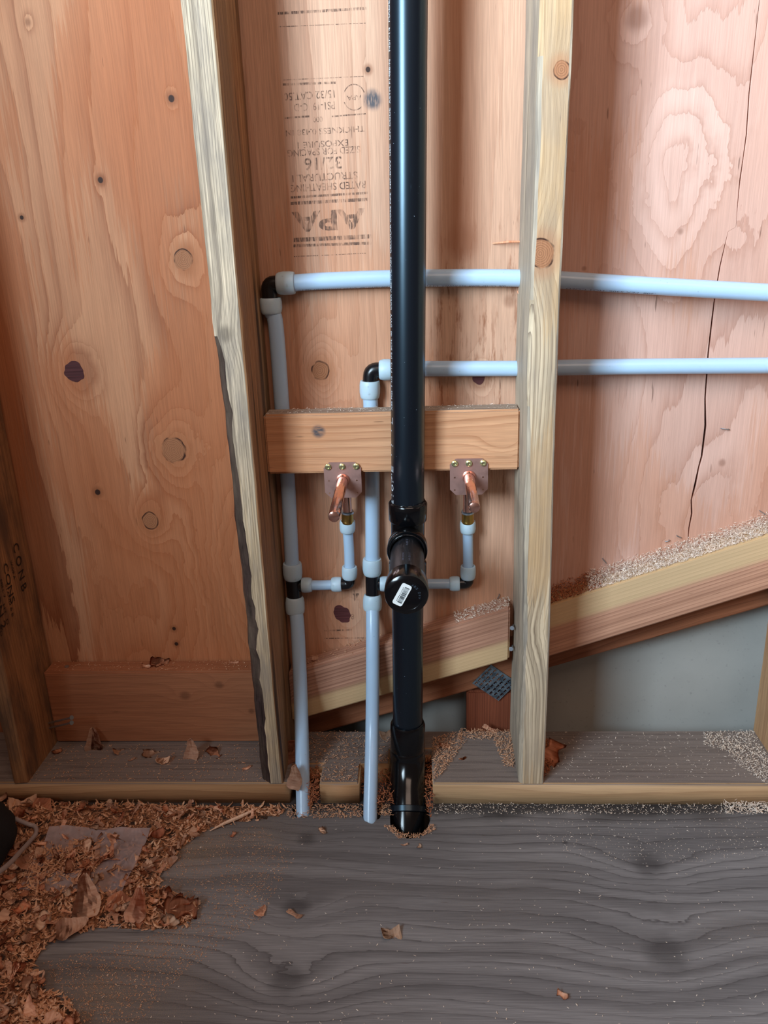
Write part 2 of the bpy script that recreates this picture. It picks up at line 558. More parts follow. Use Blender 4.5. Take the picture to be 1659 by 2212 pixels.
M_LEDGER = wood('reddish_ledger', srgb(170, 108, 76), srgb(104, 58, 38), along='x', levels=5, lin=14, A=1, nx=9, nz=1.5, seed=15, line=.5, fiber=.2)
M_POST = wood('red_post', srgb(140, 76, 52), srgb(86, 40, 26), levels=5, lin=50, A=.5, nx=8, nz=.6, seed=17, line=.7, fiber=.2)
M_PLATE = wood('bottom_plate_fir', srgb(206, 166, 124), srgb(136, 96, 64), along='x', levels=5, lin=12, A=1.0, nx=10, nz=1.5, seed=18.2,
               line=.65, fiber=.12, tint=srgb(178, 128, 86), tint_amt=.5, top_grey=srgb(128, 118, 114))


def floor_extra(n, c, a, b, l):
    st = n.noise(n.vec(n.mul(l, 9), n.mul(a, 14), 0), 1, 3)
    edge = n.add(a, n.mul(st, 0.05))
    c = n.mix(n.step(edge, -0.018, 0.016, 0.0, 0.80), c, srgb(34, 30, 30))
    # pale dust in drifts
    dr = n.noise(n.vec(n.mul(l, 4.5), n.mul(a, 5.5), 3.0), 1, 3)
    sp = n.noise(n.obj, 1500, 2, 0.7)
    sp2 = n.noise(n.obj, 520, 2, 0.7)
    lft = n.step(l, -0.02, -0.34, 0.0, 0.16)
    f = n.step(n.sub(sp, n.mul(n.add(n.sub(dr, 0.5), lft), 0.30)), 0.60, 0.72)
    f = n.step(n.add(sp, n.mul(n.add(n.sub(dr, 0.5), lft), 0.42)), 0.64, 0.74, 0, .85)
    c = n.mix(f, c, srgb(176, 146, 112))
    f2 = n.step(n.add(sp2, n.mul(n.sub(dr, 0.5), 0.2)), 0.76, 0.80, 0, .7)
    c = n.mix(f2, c, srgb(206, 182, 156))
    return c


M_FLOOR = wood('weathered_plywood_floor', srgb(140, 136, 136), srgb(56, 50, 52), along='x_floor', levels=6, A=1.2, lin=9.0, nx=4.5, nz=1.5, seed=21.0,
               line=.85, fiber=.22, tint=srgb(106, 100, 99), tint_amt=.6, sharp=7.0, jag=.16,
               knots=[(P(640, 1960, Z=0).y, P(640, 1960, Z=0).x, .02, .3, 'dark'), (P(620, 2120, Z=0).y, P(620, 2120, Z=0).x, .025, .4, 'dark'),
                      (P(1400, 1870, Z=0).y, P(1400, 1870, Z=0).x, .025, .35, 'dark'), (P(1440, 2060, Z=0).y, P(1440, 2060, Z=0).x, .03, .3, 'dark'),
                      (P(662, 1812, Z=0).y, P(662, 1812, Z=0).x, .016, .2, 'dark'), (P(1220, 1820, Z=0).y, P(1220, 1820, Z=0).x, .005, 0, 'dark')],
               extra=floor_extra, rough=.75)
M_CONC = N('grey_cement_wall')
_c = M_CONC.noise(M_CONC.obj, 7, 4)
_c2 = M_CONC.noise(M_CONC.obj, 160, 3)
M_CONC.col(M_CONC.mix(M_CONC.step(_c2, .62, .8, 0, .35), M_CONC.mix(_c, srgb(150, 148, 142), srgb(182, 180, 174)), srgb(110, 108, 106)))
M_CONC.set(Roughness=.85)
M_CONC.bump(_c2, .2, .001)
M_CONC = M_CONC.m
M_VOID_DARK = plain('floor_void_dark', srgb(40, 32, 28), .9)

n = N('abs_pipe_black')
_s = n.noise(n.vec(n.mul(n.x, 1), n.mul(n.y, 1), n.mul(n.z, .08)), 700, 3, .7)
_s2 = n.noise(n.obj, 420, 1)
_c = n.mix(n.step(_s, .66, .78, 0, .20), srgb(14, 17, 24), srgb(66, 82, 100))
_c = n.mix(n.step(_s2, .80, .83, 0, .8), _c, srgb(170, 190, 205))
n.col(_c)
n.set(Roughness=.30)
n.put(n.bsdf.inputs['Specular IOR Level'], .75)
n.put(n.bsdf.inputs['Specular Tint'], (.60, .84, 1.0, 1))
n.put(n.bsdf.inputs['Coat Weight'], .12)
n.put(n.bsdf.inputs['Coat Roughness'], .22)
n.put(n.bsdf.inputs['Coat Tint'], (.5, .8, 1.0, 1))
M_ABS = n.m
M_ABS_GLOSS = plain('abs_fitting_gloss', srgb(8, 9, 12), .16)
n = N('abs_stub_scuffed')
_s = n.noise(n.vec(n.mul(n.x, 1), n.mul(n.y, .1), n.mul(n.z, 1)), 600, 3, .7)
n.col(n.mix(n.step(_s, .5, .8, 0, .5), srgb(30, 30, 34), srgb(92, 88, 90)))
n.set(Roughness=.42)
M_ABS_STUB = n.m
M_CEMENT = plain('dried_solvent_cement', srgb(16, 17, 20), .07)
n = N('pex_translucent')
_s = n.noise(n.obj, 260, 2)
_c = n.mix(n.step(_s, .74, .78, 0, .35), srgb(180, 206, 230), srgb(110, 116, 125))
n.col(_c)
n.set(Roughness=.28)
n.put(n.bsdf.inputs['Subsurface Weight'], .35)
n.put(n.bsdf.inputs['Subsurface Radius'], (.6, .8, 1.0))
n.put(n.bsdf.inputs['Subsurface Scale'], .006)
M_PEX = n.m
n = N('white_plastic_collar')
_s = n.noise(n.obj, 130, 3)
n.col(n.mix(n.step(_s, .64, .74, 0, .25), srgb(190, 212, 224), srgb(110, 125, 138)))
n.set(Roughness=.42)
n.put(n.bsdf.inputs['Subsurface Weight'], .15)
n.put(n.bsdf.inputs['Subsurface Scale'], .003)
M_COLLAR = n.m
M_FITTING = plain('black_pex_fitting', srgb(20, 20, 23), .25)
n = N('copper')
_s = n.noise(n.vec(n.x, n.y, n.mul(n.z, .6)), 120, 4)
n.col(n.mix(n.step(_s, .50, .75, 0, .45), srgb(236, 182, 164), srgb(168, 112, 96)))
n.set(Metallic=.95, Roughness=n.step(_s, .45, .7, .16, .30))
M_COPPER = n.m
n = N('copper_plate')
_s = n.noise(n.obj, 60, 3)
n.col(n.mix(n.step(_s, .45, .75, 0, .5), srgb(228, 186, 176), srgb(176, 134, 126)))
n.set(Metallic=.85, Roughness=.36)
M_COPPER_PLATE = n.m
M_BRASS = plain('brass', srgb(176, 140, 74), .28, .95)
M_STEEL = plain('zinc_steel', srgb(176, 186, 196), .3, .9)
M_SCREW = plain('yellow_zinc_screw', srgb(206, 206, 160), .25, .85)
M_BLACKHOLE = plain('dark_hole', srgb(18, 14, 12), .8)
M_WHITE_INK = plain('white_print', srgb(214, 220, 226), .6)
M_GREY_INK = plain('grey_print', srgb(96, 102, 120), .6)
M_LABEL = plain('white_sticker', srgb(238, 240, 238), .45)
M_LABEL_INK = plain('barcode_ink', srgb(24, 26, 30), .5)


def chip_mat(name, a, b):
    n = N(name)
    oi = n.t.nodes.new('ShaderNodeObjectInfo')
    s = n.noise(n.vec(n.mul(n.x, 400), n.mul(n.y, 60), n.z), 1, 2)
    c = n.mix(n.step(s, .3, .75), a, b)
    v = n.step(oi.outputs['Random'], 0, 1, .72, 1.12)
    n.col(n.mix(1, c, n.vec(v, v, v), 'MULTIPLY'))
    n.set(Roughness=.65)
    return n.m


M_CHIP = chip_mat('shaving_tan', srgb(244, 196, 164), srgb(222, 162, 128))
M_CHIP2 = chip_mat('shaving_orange', srgb(228, 160, 122), srgb(200, 124, 86))
M_CHIP3 = chip_mat('shaving_pale', srgb(242, 204, 174), srgb(220, 174, 142))


def fluff_mat(name, cols, sc=260):
    n = N(name)
    s = n.noise(n.obj, sc, 1)
    c = n.mix(n.step(s, .36, .60), cols[0], cols[1])
    s2 = n.noise(n.obj, sc * .33, 2, w=4)
    c = n.mix(n.step(s2, .45, .65), c, cols[2])
    n.col(c)
    n.set(Roughness=.75)
    return n.m


M_DUST_TAN = fluff_mat('shredded_shavings', (srgb(236, 190, 154), srgb(190, 134, 98), srgb(216, 160, 122)))
M_DUST_PALE = fluff_mat('pale_sawdust', (srgb(248, 234, 220), srgb(204, 182, 164), srgb(232, 210, 190)))
M_DUST_RED = fluff_mat('reddish_sawdust', (srgb(196, 124, 82), srgb(140, 76, 46), srgb(170, 98, 60)))

# ------------------------------------------------------------------ setting
def rectpts(x0, x1, y0, y1): return [(x0, y0), (x1, y0), (x1, y1), (x0, y1)]


def circ(cx, cy, rx, ry=None, n=36, wob=0.0, seed=0):
    ry = ry or rx
    out = []
    for k in range(n):
        a = 2 * math.pi * k / n
        w = 1 + wob * mnoise.noise(Vector((math.cos(a) * 1.7 + seed, math.sin(a) * 1.7, seed)))
        out.append((cx + rx * w * math.cos(a), cy + ry * w * math.sin(a)))
    return out


FL = slab(rectpts(-2.6, 2.6, -2.6, 0.16),
          [circ(-0.1535, -0.012, .016, .020, wob=.3), circ(-0.0455, -0.018, .0165, .026, wob=.25, seed=2),
           circ(0.0165, -0.028, .0335, .047, wob=.16, seed=4)], 0.018, 'floor')
FL.transform(Matrix.Translation((0, 0, -0.018)))
tag(link('floor', FL, M_FLOOR), 'weathered grey plywood floor with dark wavy grain', None, kind='structure')
tag(link('floor_void_blocker', bm_mesh(box_bm(-2.6, 2.6, -2.6, .6, -.36, -.34), 'g'), M_VOID_DARK), kind='structure')  # unseen slab added below to keep world light out of the floor holes
tag(link('wall_rear', bm_mesh(box_bm(-2.6, 2.6, .215, .235, -.34, 2.6), 'w'), M_CONC),
    'smooth grey cement wall seen beneath the sloping rails', None, kind='structure')


def slope_z(p, q, x):
    return p.z + (q.z - p.z) * (x - p.x) / (q.x - p.x)


# sloping rail edges (front faces at Y = .107)
YR = .107
mb0, mb1 = P(667, 1549, Y=YR), P(1099, 1426, Y=YR)
rb0, rb1 = P(1182, 1421, Y=YR), P(1659, 1273.5, Y=YR)

# sheathing panels
XS = [-.603, -.203, .203, .611]    # stud centre lines
left_out = [(-1.0, 0.0), (-.2035, 0.0), (-.2035, 2.3), (-1.0, 2.3)]
tag(link('wall_back_left', to_wall(slab(left_out, [], .012), .145), MAT_PLY_LEFT), 'orange fir plywood sheathing with round knots in left bay', None, kind='structure')
za, zb_ = slope_z(mb0, mb1, -.203) + .02, slope_z(mb0, mb1, .203) + .02
mid_out = [(-.2025, za), (.2025, zb_), (.2025, 2.3), (-.2025, 2.3)]
wall_mid = tag(link('wall_back_middle', to_wall(slab(mid_out, [], .012), .145), MAT_PLY_MID), 'stamped fir plywood sheathing behind the pipes', None, kind='structure')
za, zb_ = slope_z(rb0, rb1, .2035) + .02, slope_z(rb0, rb1, 1.0) + .02
crack = []
cr = [(1641, 0, 2), (1631, 90, 3), (1619, 200, 4), (1613, 290, 4), (1606, 340, 3), (1599, 390, 4), (1594, 440, 2.5), (1590, 490, 1),
      (1573, 500, 1), (1566, 530, 2.5), (1556, 575, 4), (1545, 640, 4), (1539, 690, 5), (1531, 760, 5), (1524, 860, 5), (1525, 920, 7), (1517, 985, 6),
      (1510, 1010, 5), (1502, 1050, 7), (1494, 1080, 4), (1495, 1110, 5), (1489, 1140, 4), (1485, 1190, 2.5)]
crL = [P(a - w / 2, b, Y=.145) for a, b, w in cr]
crR = [P(a + w / 2, b, Y=.145) for a, b, w in cr]
crack = [(p.x, p.z) for p in crL] + [(p.x, p.z) for p in crR[::-1]]
wr = slab([(.2035, za), (1.0, zb_), (1.0, 2.3), (.2035, 2.3)], [crack], .012)
wall_right = tag(link('wall_back_right', to_wall(wr, .145), MAT_PLY_RIGHT), 'pale pinkish plywood sheathing with long split in right bay', None, kind='structure')

# wood patches set in the plywood (parts of the panels)
def patch(px, py, rx, ry, rot, parent, seed):
    c = P(px, py, Y=.1445)
    s = abs(P(px + 1, py, Y=.1445).x - c.x)
    pts = []
    for (a, b) in circ(0, 0, rx * s, ry * s, wob=.22, seed=seed, n=44):
        pts.append((c.x + a * math.cos(rot) - b * math.sin(rot), c.z + a * math.sin(rot) + b * math.cos(rot)))
    me = to_wall(slab(pts, [], .0012), .1444)
    return tag(link('wood_patch', me, M_PATCH, parent), 'dark purplish brown filler patch')


wl = bpy.data.objects['wall_back_left']
patch(160, 803, 21, 21, 0, wl, 1.0)
patch(738, 1326, 17, 22, .5, wall_mid, 2.0)
patch(1034, 817, 14, 13, 0, wall_mid, 3.0)

# grade stamp, upside down on the middle panel
def stamp_row(s, x0, x1, yc, h, lift=.0003, tilt=-0.035, bold=.008):
    c = P((x0 + x1) / 2, yc, Y=.145)
    sc = abs(P(x1, yc, Y=.145).x - P(x0, yc, Y=.145).x)
    hz = abs(P(x0, yc + h / 2, Y=.145).z - P(x0, yc - h / 2, Y=.145).z)
    me = fit_text(s, sc, hz, 0.0, bold=bold)
    a = math.pi - tilt * .5
    me.transform(Matrix.Rotation(a, 4, 'Z'))
    me.transform(Matrix(((1, 0, 0, c.x), (0, 0, -1, .145 - lift), (0, 1, 0, c.z), (0, 0, 0, 1))))
    return me


def stamp_bar(x0, x1, y0, y1, h):
    a, b = P(x0, y0, Y=.1447), P(x1, y1, Y=.1447)
    c, d = P(x1, y1 + h, Y=.1447), P(x0, y0 + h, Y=.1447)
    bm = bmesh.new()
    bm.faces.new([bm.verts.new(q) for q in (d, c, b, a)])
    return bm_mesh(bm, 'bar')


rows = [stamp_row('15/32 CAT.50', 613, 723, 206, 17), stamp_row('PS1-19  C-D', 635, 723, 230, 17),
        stamp_row('000', 676, 697, 258, 12), stamp_row('THICKNESS 0.438 IN', 617, 788, 283, 13), stamp_row('EXPOSURE 1', 643, 752, 311, 14),
        stamp_row('SIZED FOR SPACING', 621, 778, 327, 15), stamp_row('32/16', 657, 738, 353, 27), stamp_row('STRUCTURAL I', 631, 772, 382, 16),
        stamp_row('RATED SHEATHING', 626, 790, 403, 16), stamp_row('APA', 631, 790, 476, 44, bold=.03),
        stamp_bar(600, 791, 26, 15, 6), stamp_bar(601, 790, 57, 49, 1.6), stamp_bar(611, 785, 172, 164, 1.6), stamp_bar(611, 725, 180, 176, 5),
        stamp_bar(615, 668, 253, 249, 4), stamp_bar(717, 790, 250, 244, 3), stamp_bar(628, 795, 424, 414, 5), stamp_bar(628, 795, 436, 427, 7),
        stamp_bar(633, 802, 514, 506, 9), stamp_bar(634, 802, 528, 522, 6), stamp_bar(635, 690, 553, 551, 2), stamp_bar(694, 790, 551, 546, 1.5)]
bm = bmesh.new()
cc = P(765, 210, Y=.1447)
for a0, a1 in ((20, 160), (200, 340)):
    pv = None
    for k in range(15):
        a = math.radians(a0 + (a1 - a0) * k / 14)
        v1 = bm.verts.new(cc + Vector((math.cos(a) * .0150, 0, math.sin(a) * .0160)))
        v2 = bm.verts.new(cc + Vector((math.cos(a) * .0138, 0, math.sin(a) * .0148)))
        if pv: bm.faces.new((pv[0], v1, v2, pv[1]))
        pv = (v1, v2)
rows.append(bm_mesh(bm, 'ring'))
rows.append(stamp_row('APA', 749, 781, 211, 10))
# faint lower marks
rows += [stamp_bar(700, 760, 1361, 1359, 3), stamp_bar(700, 790, 1378, 1377, 2), stamp_row('4', 762, 776, 1286, 24), stamp_row('8', 758, 765, 1332, 12)]
link('grade_stamp', join_meshes(rows), M_INK, wall_mid)


# ------------------------------------------------------------------ lumber
def lumber(name, x0, x1, y0, y1, z0, z1, mats, wane=None, wob=.0007, seed=0.0, n=60, bev=.003, xoff=None, back_wane=None, parent=None, curve_foot=None):
    """upright piece: a lofted cross-section with eased corners; wane(z) cuts back the front left corner"""
    bm = bmesh.new()
    rings = []
    for i in range(n + 1):
        z = z0 + (z1 - z0) * i / n
        w = max(bev, wane(z)) if wane else bev
        bw = bev
        dx = xoff(z) if xoff else 0
        pts = [(x0 + w, y0), (x1 - bev, y0), (x1 - bev * .3, y0 + bev * .3), (x1, y0 + bev), (x1, y1 - bw), (x1 - bw, y1), (x0 + bev, y1), (x0, y1 - bev),
               (x0, y0 + w * 1.3), (x0 + w * .30, y0 + w * .45)]
        ring = []
        for j, (a, b) in enumerate(pts):
            q = Vector((a * 40 + j * 3.1, b * 40, z * 14 + seed))
            q2 = Vector((j * 5.1, seed, z * 60))
            k = wob * (3.0 if (wane and w > bev * 1.2 and j in (0, 8, 9)) else 1.0)
            ring.append(bm.verts.new((a + dx + (mnoise.noise(q) + .5 * mnoise.noise(q2)) * k, b + mnoise.noise(q + Vector((9, 2, 5))) * k, z)))
        rings.append(ring)
    m = len(rings[0])
    for A, B in zip(rings, rings[1:]):
        for k in range(m):
            f = bm.faces.new((A[k], A[(k + 1) % m], B[(k + 1) % m], B[k]))
            # 0 front, 1 side, 2 bark
            if k == 0: f.material_index = 0
            elif k in (8, 9): f.material_index = 2 if (wane and wane(A[0].co.z) > bev * 1.5) else 0
            else: f.material_index = 1
    bm.faces.new(rings[0][::-1])
    bm.faces.new(rings[-1])
    bmesh.ops.recalc_face_normals(bm, faces=bm.faces)
    return bm_mesh(bm, name)


TOP = 1.9
s1 = empty('wall_stud', (-.604, .07, .038), 'dark weathered stud with black lumber grade marks at the far left', 'stud')
link('board', lumber('b', -.6235, -.5955, 0, .140, .038, TOP, [0], seed=1, wob=.001, wane=lambda z: .008), [M_STUD_FAR, M_STUD_FAR, M_STUD_FAR], s1)


def wane_l(z):
    base = .004
    if z < .72: base = .010 + .006 * mnoise.noise(Vector((0, 0, z * 6))) + .009 * min(1, (.72 - z) / .35) + .004 * mnoise.noise(Vector((4, 0, z * 34)))
    return base


s2 = tag(link('wall_stud', lumber('b', -.2225, -.1835, 0, .1445, .038, TOP, [0], wane=wane_l, seed=5, n=110),
              [M_STUD_LEFT, M_STUD_LEFT_SIDE, M_BARK], None, (-.203, .07, .038)),
         'pale stud with dark bark edge, left of the plumbing bay', 'stud')
s3 = tag(link('wall_stud', lumber('b', .184, .2220, 0, .1445, .038, TOP, [0], wane=lambda z: .005 + .003 * mnoise.noise(Vector((3, 0, z * 5))), seed=9, n=110,
                                  xoff=lambda z: .0018 * math.sin(z * 7)), [M_STUD_RIGHT, M_STUD_RIGHT_SIDE, M_STUD_RIGHT_SIDE], None, (.203, .07, .038)),
         'pale knotted stud with wavy grain, right of the black pipe', 'stud')
s4 = tag(link('wall_stud', lumber('b', .592, .630, 0, .1445, .038, TOP, [0], seed=13), [M_STUD_EDGE] * 3, None, (.611, .07, .038)),
         'tan stud cut off by the right edge of the picture', 'stud')
# objects re-based at their own origin shift the texture; restore world-space texture by keeping origins at zero for patterned studs
for o in (s2, s3, s4):
    o.data.transform(Matrix.Translation(o.location))
    o.location = (0, 0, 0)

# grade marks on the far-left stud (its face towards +X)
def side_text(s, y, z, h, w, rot, X):
    z -= .025
    me = fit_text(s, w, h, 0)
    me.transform(Matrix.Rotation(rot, 4, 'Z'))
    me.transform(Matrix(((0, 0, 1, X + .0006), (1, 0, 0, y), (0, 1, 0, z), (0, 0, 0, 1))))
    return me


XF = -.5950
tx = [side_text('C O N B', .100, .395, .017, .080, -math.pi / 2, XF), side_text('CONS', .060, .385, .013, .066, -math.pi / 2, XF),
      side_text('STAND & B', .052, .360, .006, .055, -math.pi / 2, XF), side_text('WWP A', .078, .40, .006, .032, -math.pi / 2, XF),
      side_text('CON 2', .022, .365, .014, .075, -math.pi / 2, XF), side_text('MILL 7', .040, .385, .005, .030, -math.pi / 2, XF),
      side_text('HT  D', .034, .345, .006, .034, -math.pi / 2, XF), side_text('STAND KD', .012, .35, .006, .060, -math.pi / 2, XF)]
link('lumber_stamp', join_meshes(tx), M_INK_DARK, s1)

# bottom plate with its notches (plan outline extruded)
pl_out = [(-1.0, 0), (-.1755, 0), (-.1745, .047), (-.1262, .050), (-.1262, 0), (-.0645, 0), (-.0650, .050), (-.0185, .050), (-.0185, .087),
          (.0500, .090), (.0515, 0), (1.0, 0), (1.0, .140), (-1.0, .140)]
pm = slab(pl_out, [], .038)
bm = bmesh.new(); bm.from_mesh(pm)
bmesh.ops.bevel(bm, geom=[e for e in bm.edges if abs(e.verts[0].co.z - .038) < 1e-4 and abs(e.verts[1].co.z - .038) < 1e-4 and e.is_boundary is False
                          and len(e.link_faces) == 2 and e.calc_face_angle(0) > 1.0], offset=.0025, segments=2, affect='EDGES')
bm.to_mesh(pm); bm.free()
tag(link('bottom_plate', pm, M_PLATE), 'notched horizontal sill board lying on the floor under the studs', 'board')

# blocking between the studs
def hboard(name, x0, x1, y0, y1, z0, z1, mat, label, cat, bev=.003):
    me = bm_mesh(box_bm(x0, x1, y0, y1, z0, z1, bev), name)
    return tag(link(name, me, mat), label, cat)


zb0, zb1 = P(850, 1019.5, Y=.082).z, P(850, 892, Y=.082).z
mw = box_bm(-.1835, .1838, .082, .120, zb0, zb0 + .089, .003)
hb = tag(link('wood_block', bm_mesh(mw, 'blk'), M_BLOCK), 'light horizontal blocking board with two copper plates screwed on', 'board')
# slight slope of the block as installed
hboard('wood_block', -.595, -.2235, .107, .1445, .0385, .176, M_BLOCK_LOW, 'wide brown board on edge at the foot of the left bay', 'board')


def sloped(name, p0, p1, y0, y1, hgt, mat, label, cat='board', ends=(0, 0), square=False):
    """board on edge whose lower front edge runs p0 -> p1; ends cut plumb"""
    ang = math.atan2(p1.z - p0.z, p1.x - p0.x)
    L = math.hypot(p1.z - p0.z, p1.x - p0.x)
    t = math.tan(ang)
    bm = box_bm(0, L, 0, y1 - y0, 0, hgt, .003)
    me = bm_mesh(bm, name)
    for v in me.vertices:
        v.co.x += -v.co.z * (-t) * (1 if not square else 0)
    o = link(name, me, mat)
    o.location = (p0.x, y0, p0.z)
    o.rotation_euler = (0, -ang, 0)
    return tag(o, label, cat)


x_l = -.1825
m0 = Vector((x_l, YR, slope_z(mb0, mb1, x_l)))
m1 = Vector((.1775, YR, slope_z(mb0, mb1, .1775)))
rail_mid = sloped('sloping_rail', m0, m1, YR, .1445, .089, M_RAIL, 'sloping board between the two middle studs, behind the pipes')
r0 = Vector((.2235, YR, slope_z(rb0, rb1, .2235)))
r1 = Vector((.590, YR, slope_z(rb0, rb1, .590)))
rail_right = sloped('sloping_rail', r0, r1, YR, .1445, .089, M_RAIL_R, 'sloping board covered in pale sawdust in the right bay')
l0, l1 = P(848, 1540, Y=.160), P(1652, 1311, Y=.160)
lx0, lx1 = -.30, .80
sloped('ledger_board', Vector((lx0, .16, slope_z(l0, l1, lx0))), Vector((lx1, .16, slope_z(l0, l1, lx1))), .160, .198, .120, M_LEDGER,
       'long reddish sloping board showing below and behind the other two')
px0, px1 = P(1008, 1540, Y=.162).x, P(1008, 1540, Y=.162).x + .089
hboard('short_post', px0, px1, .162, .198, -.1, slope_z(l0, l1, px0) - .0005, M_POST, 'dark red upright post hanging under the metal plate', 'post')

# galvanised nail plate
npc = [P(1020, 1477, Y=.156), P(1077, 1515, Y=.156), P(1118, 1476, Y=.156), P(1061, 1437, Y=.156)]
pts = [(q.x, q.z) for q in npc]
ex = (Vector(pts[1]) - Vector(pts[0])); ey = (Vector(pts[3]) - Vector(pts[0]))
holes = []
for i in range(7):
    for j in range(5):
        c = Vector(pts[0]) + ex * ((i + .6) / 7.2) + ey * ((j + .55 + (.35 if i % 2 else 0)) / 5.6)
        a, b = ex.normalized() * .0013, ey.normalized() * .0032
        holes.append([tuple(c - a - b), tuple(c + a - b), tuple(c + a + b), tuple(c - a + b)])
n = N('galvanised_plate')
_s = n.noise(n.obj, 120, 3)
n.col(n.mix(n.step(_s, .35, .65), srgb(92, 108, 122), srgb(150, 168, 182)))
n.set(Metallic=.8, Roughness=.42)
M_GALV = n.m
npl = tag(link('nail_plate', to_wall(slab(pts, holes, .001), .1575), M_GALV), 'blue-grey punched metal nail plate tilted under the sloping board', 'metal plate')
bm = bmesh.new()
for h in holes:
    c = (Vector(h[0]) + Vector(h[2])) / 2
    b = ey.normalized() * .0030; a = ex.normalized() * .0014
    p = [Vector((c.x + a.x - b.x, .1575, c.y + a.y - b.y)), Vector((c.x + a.x + b.x, .1575, c.y + a.y + b.y))]
    bm.faces.new([bm.verts.new(p[0]), bm.verts.new(p[1]), bm.verts.new(p[1] + Vector((-.0003, -.0014, 0))), bm.verts.new(p[0] + Vector((-.0003, -.0014, 0)))])
bmesh.ops.solidify(bm, geom=bm.faces[:], thickness=.0004)
link('tooth', bm_mesh(bm, 'teeth'), M_GALV, npl)


# nails, staples
def nail(a, b, r, hr, label, name='nail', grp=None):
    a, b = Vector(a), Vector(b)
    L = (b - a).length
    bm = lathe(a, b, [(0, r), (1 - .0012 / L, r), (1 - .0011 / L, hr), (1, hr * .95)], 12)
    return tag(link(name, bm_mesh(bm, name), M_STEEL, None, None, 40), label, 'nail', grp)


q = P(155, 1550, Y=.06); nail((-.5955, .095, q.z - .034), (q.x, .06, q.z), .0017, .0038, 'upper bright nail of the pair driven into the far left stud')
q = P(155, 1561, Y=.06); nail((-.5955, .095, q.z - .034), (q.x, .06, q.z), .0017, .0038, 'lower bright nail of the pair driven into the far left stud')
q = P(146, 1448, Y=.125); nail((q.x, .125, q.z - .012), (q.x, .125, .1775), .0015, .0038, 'flat grey nail head on top of the wide brown board')
q = P(1106, 1357, Y=.098); nail((.184, .120, q.z - .006), (q.x, .098, q.z), .0018, .0036, 'upper of two blue-lit nails at the end of the sloping board')
q = P(1104, 1402, Y=.098); nail((.184, .120, q.z - .006), (q.x, .098, q.z), .0018, .0036, 'lower of two blue-lit nails at the end of the sloping board')


def staple(px, py, ang, w, label, tilt=0.0):
    c = P(px, py, Y=.1415)
    d = Vector((math.cos(ang), 0, math.sin(ang)))
    a, b = c - d * w / 2, c + d * w / 2
    bm = tube_bm([a + Vector((0, .006, 0)), a, b, b + Vector((0, .006 + tilt, 0))], .0008, 8)
    return tag(link('staple', bm_mesh(bm, 'staple'), M_STEEL, None, None, 60), label, 'staple')


staple(1567, 927, -.15, .011, 'bright metal staple end beside the long split, halfway down the wall')
staple(1442, 1169, .3, .006, 'metal staple tip in a splintered hole, left of the split')
staple(1467, 1160, -.5, .007, 'metal staple tip just right of the splintered hole')
staple(1648, 1108, -.6, .010, 'metal staple tip at the right picture edge above the sawdust')
staple(1306, 1212, -.9, .009, 'dull staple tip low on the wall left in the right bay')
staple(1077, 1289, 1.2, .007, 'staple tip above the sloping board beside the knotted stud')

# ------------------------------------------------------------------ black drain stack
drain = empty('drain_pipe', (.0146, .055, 0), 'tall glossy black plastic drain pipe with tee and capped stub', 'pipe')
PR = .0236
xt = lambda z: .0105 + .0236 * z         # the stack leans very slightly
ax = lambda z, y=.055: Vector((xt(z), y, z))
link('vent_pipe', bm_mesh(tube_bm([ax(.47), ax(TOP)], PR, 64), 'vp'), M_ABS, drain, smooth=40)
# tee
tee = bmesh.new()
zt = .4265
lathe(ax(.454), ax(.4835), [(0, .0240), (.02, .0262), (.10, .0275), (.9, .0280), (.97, .0272), (1, .0262), (.995, PR + .0002), (.7, PR + .0002)], 48, tee)
lathe(ax(.385), ax(.456), [(0, .0245), (1, .0245)], 48, tee)
lathe(ax(.350), ax(.392), [(0, .0262), (.03, .0278), (.92, .0278), (1, .025)], 48, tee)
hub_a, hub_b = Vector((xt(zt), .055, zt - .002)), Vector((xt(zt) + .0002, -.004, zt + .004))
lathe(hub_a, hub_b, [(0, .0245), (.45, .0250), (.55, .0282), (.96, .0286), (1, .0278), (.99, PR + .0004), (.8, PR + .0002)], 48, tee)
link('tee_fitting', bm_mesh(tee, 'tee'), M_ABS_GLOSS, drain, smooth=35)
stub_end = P(878, 1287, Y=-.128)
sd = (stub_end - hub_a)
stub = link('stub_pipe', bm_mesh(tube_bm([hub_a + sd * .15, hub_a + sd * .86], PR, 48), 'st'), M_ABS_STUB, drain, smooth=40)
cap_a, cap_b = hub_a + sd * .80, stub_end
cap = link('end_cap', bm_mesh(lathe(cap_a, cap_b, [(0, PR + .001), (.01, .0272), (.35, .0280), (.80, .0286), (.92, .0272), (.985, .0238), (1.0, .0205), (.985, .0195), (.985, 0)], 56), 'cap'),
           M_ABS_GLOSS, drain, smooth=35)
# glue beads
import itertools
bm = bmesh.new()
rnd = random.Random(4)
def bead(center, axis, r, n, size, bm):
    axis = axis.normalized()
    ref = Vector((0, 0, 1)) if abs(axis.z) < .9 else Vector((1, 0, 0))
    a = (ref - axis * ref.dot(axis)).normalized(); b = axis.cross(a)
    pts = []; rr = []
    for k in range(n + 1):
        t = 2 * math.pi * k / n
        pts.append(center + (a * math.cos(t) + b * math.sin(t)) * r + axis * rnd.uniform(-.0004, .0004))
        rr.append(size * rnd.uniform(.6, 1.5) if k < n else None)
    rr[-1] = rr[0]
    pts[-1] = pts[0].copy()
    tube_bm(pts, rr, 8, False, bm)
bm.free()
def glue(c, axis, r, n_, size):
    b_ = bmesh.new()
    bead(c, axis, r, n_, size, b_)
    link('glue_bead', bm_mesh(b_, 'bead'), M_CEMENT, drain, smooth=60)
glue(ax(.4838), Vector((0, 0, 1)), PR + .0010, 44, .0014)
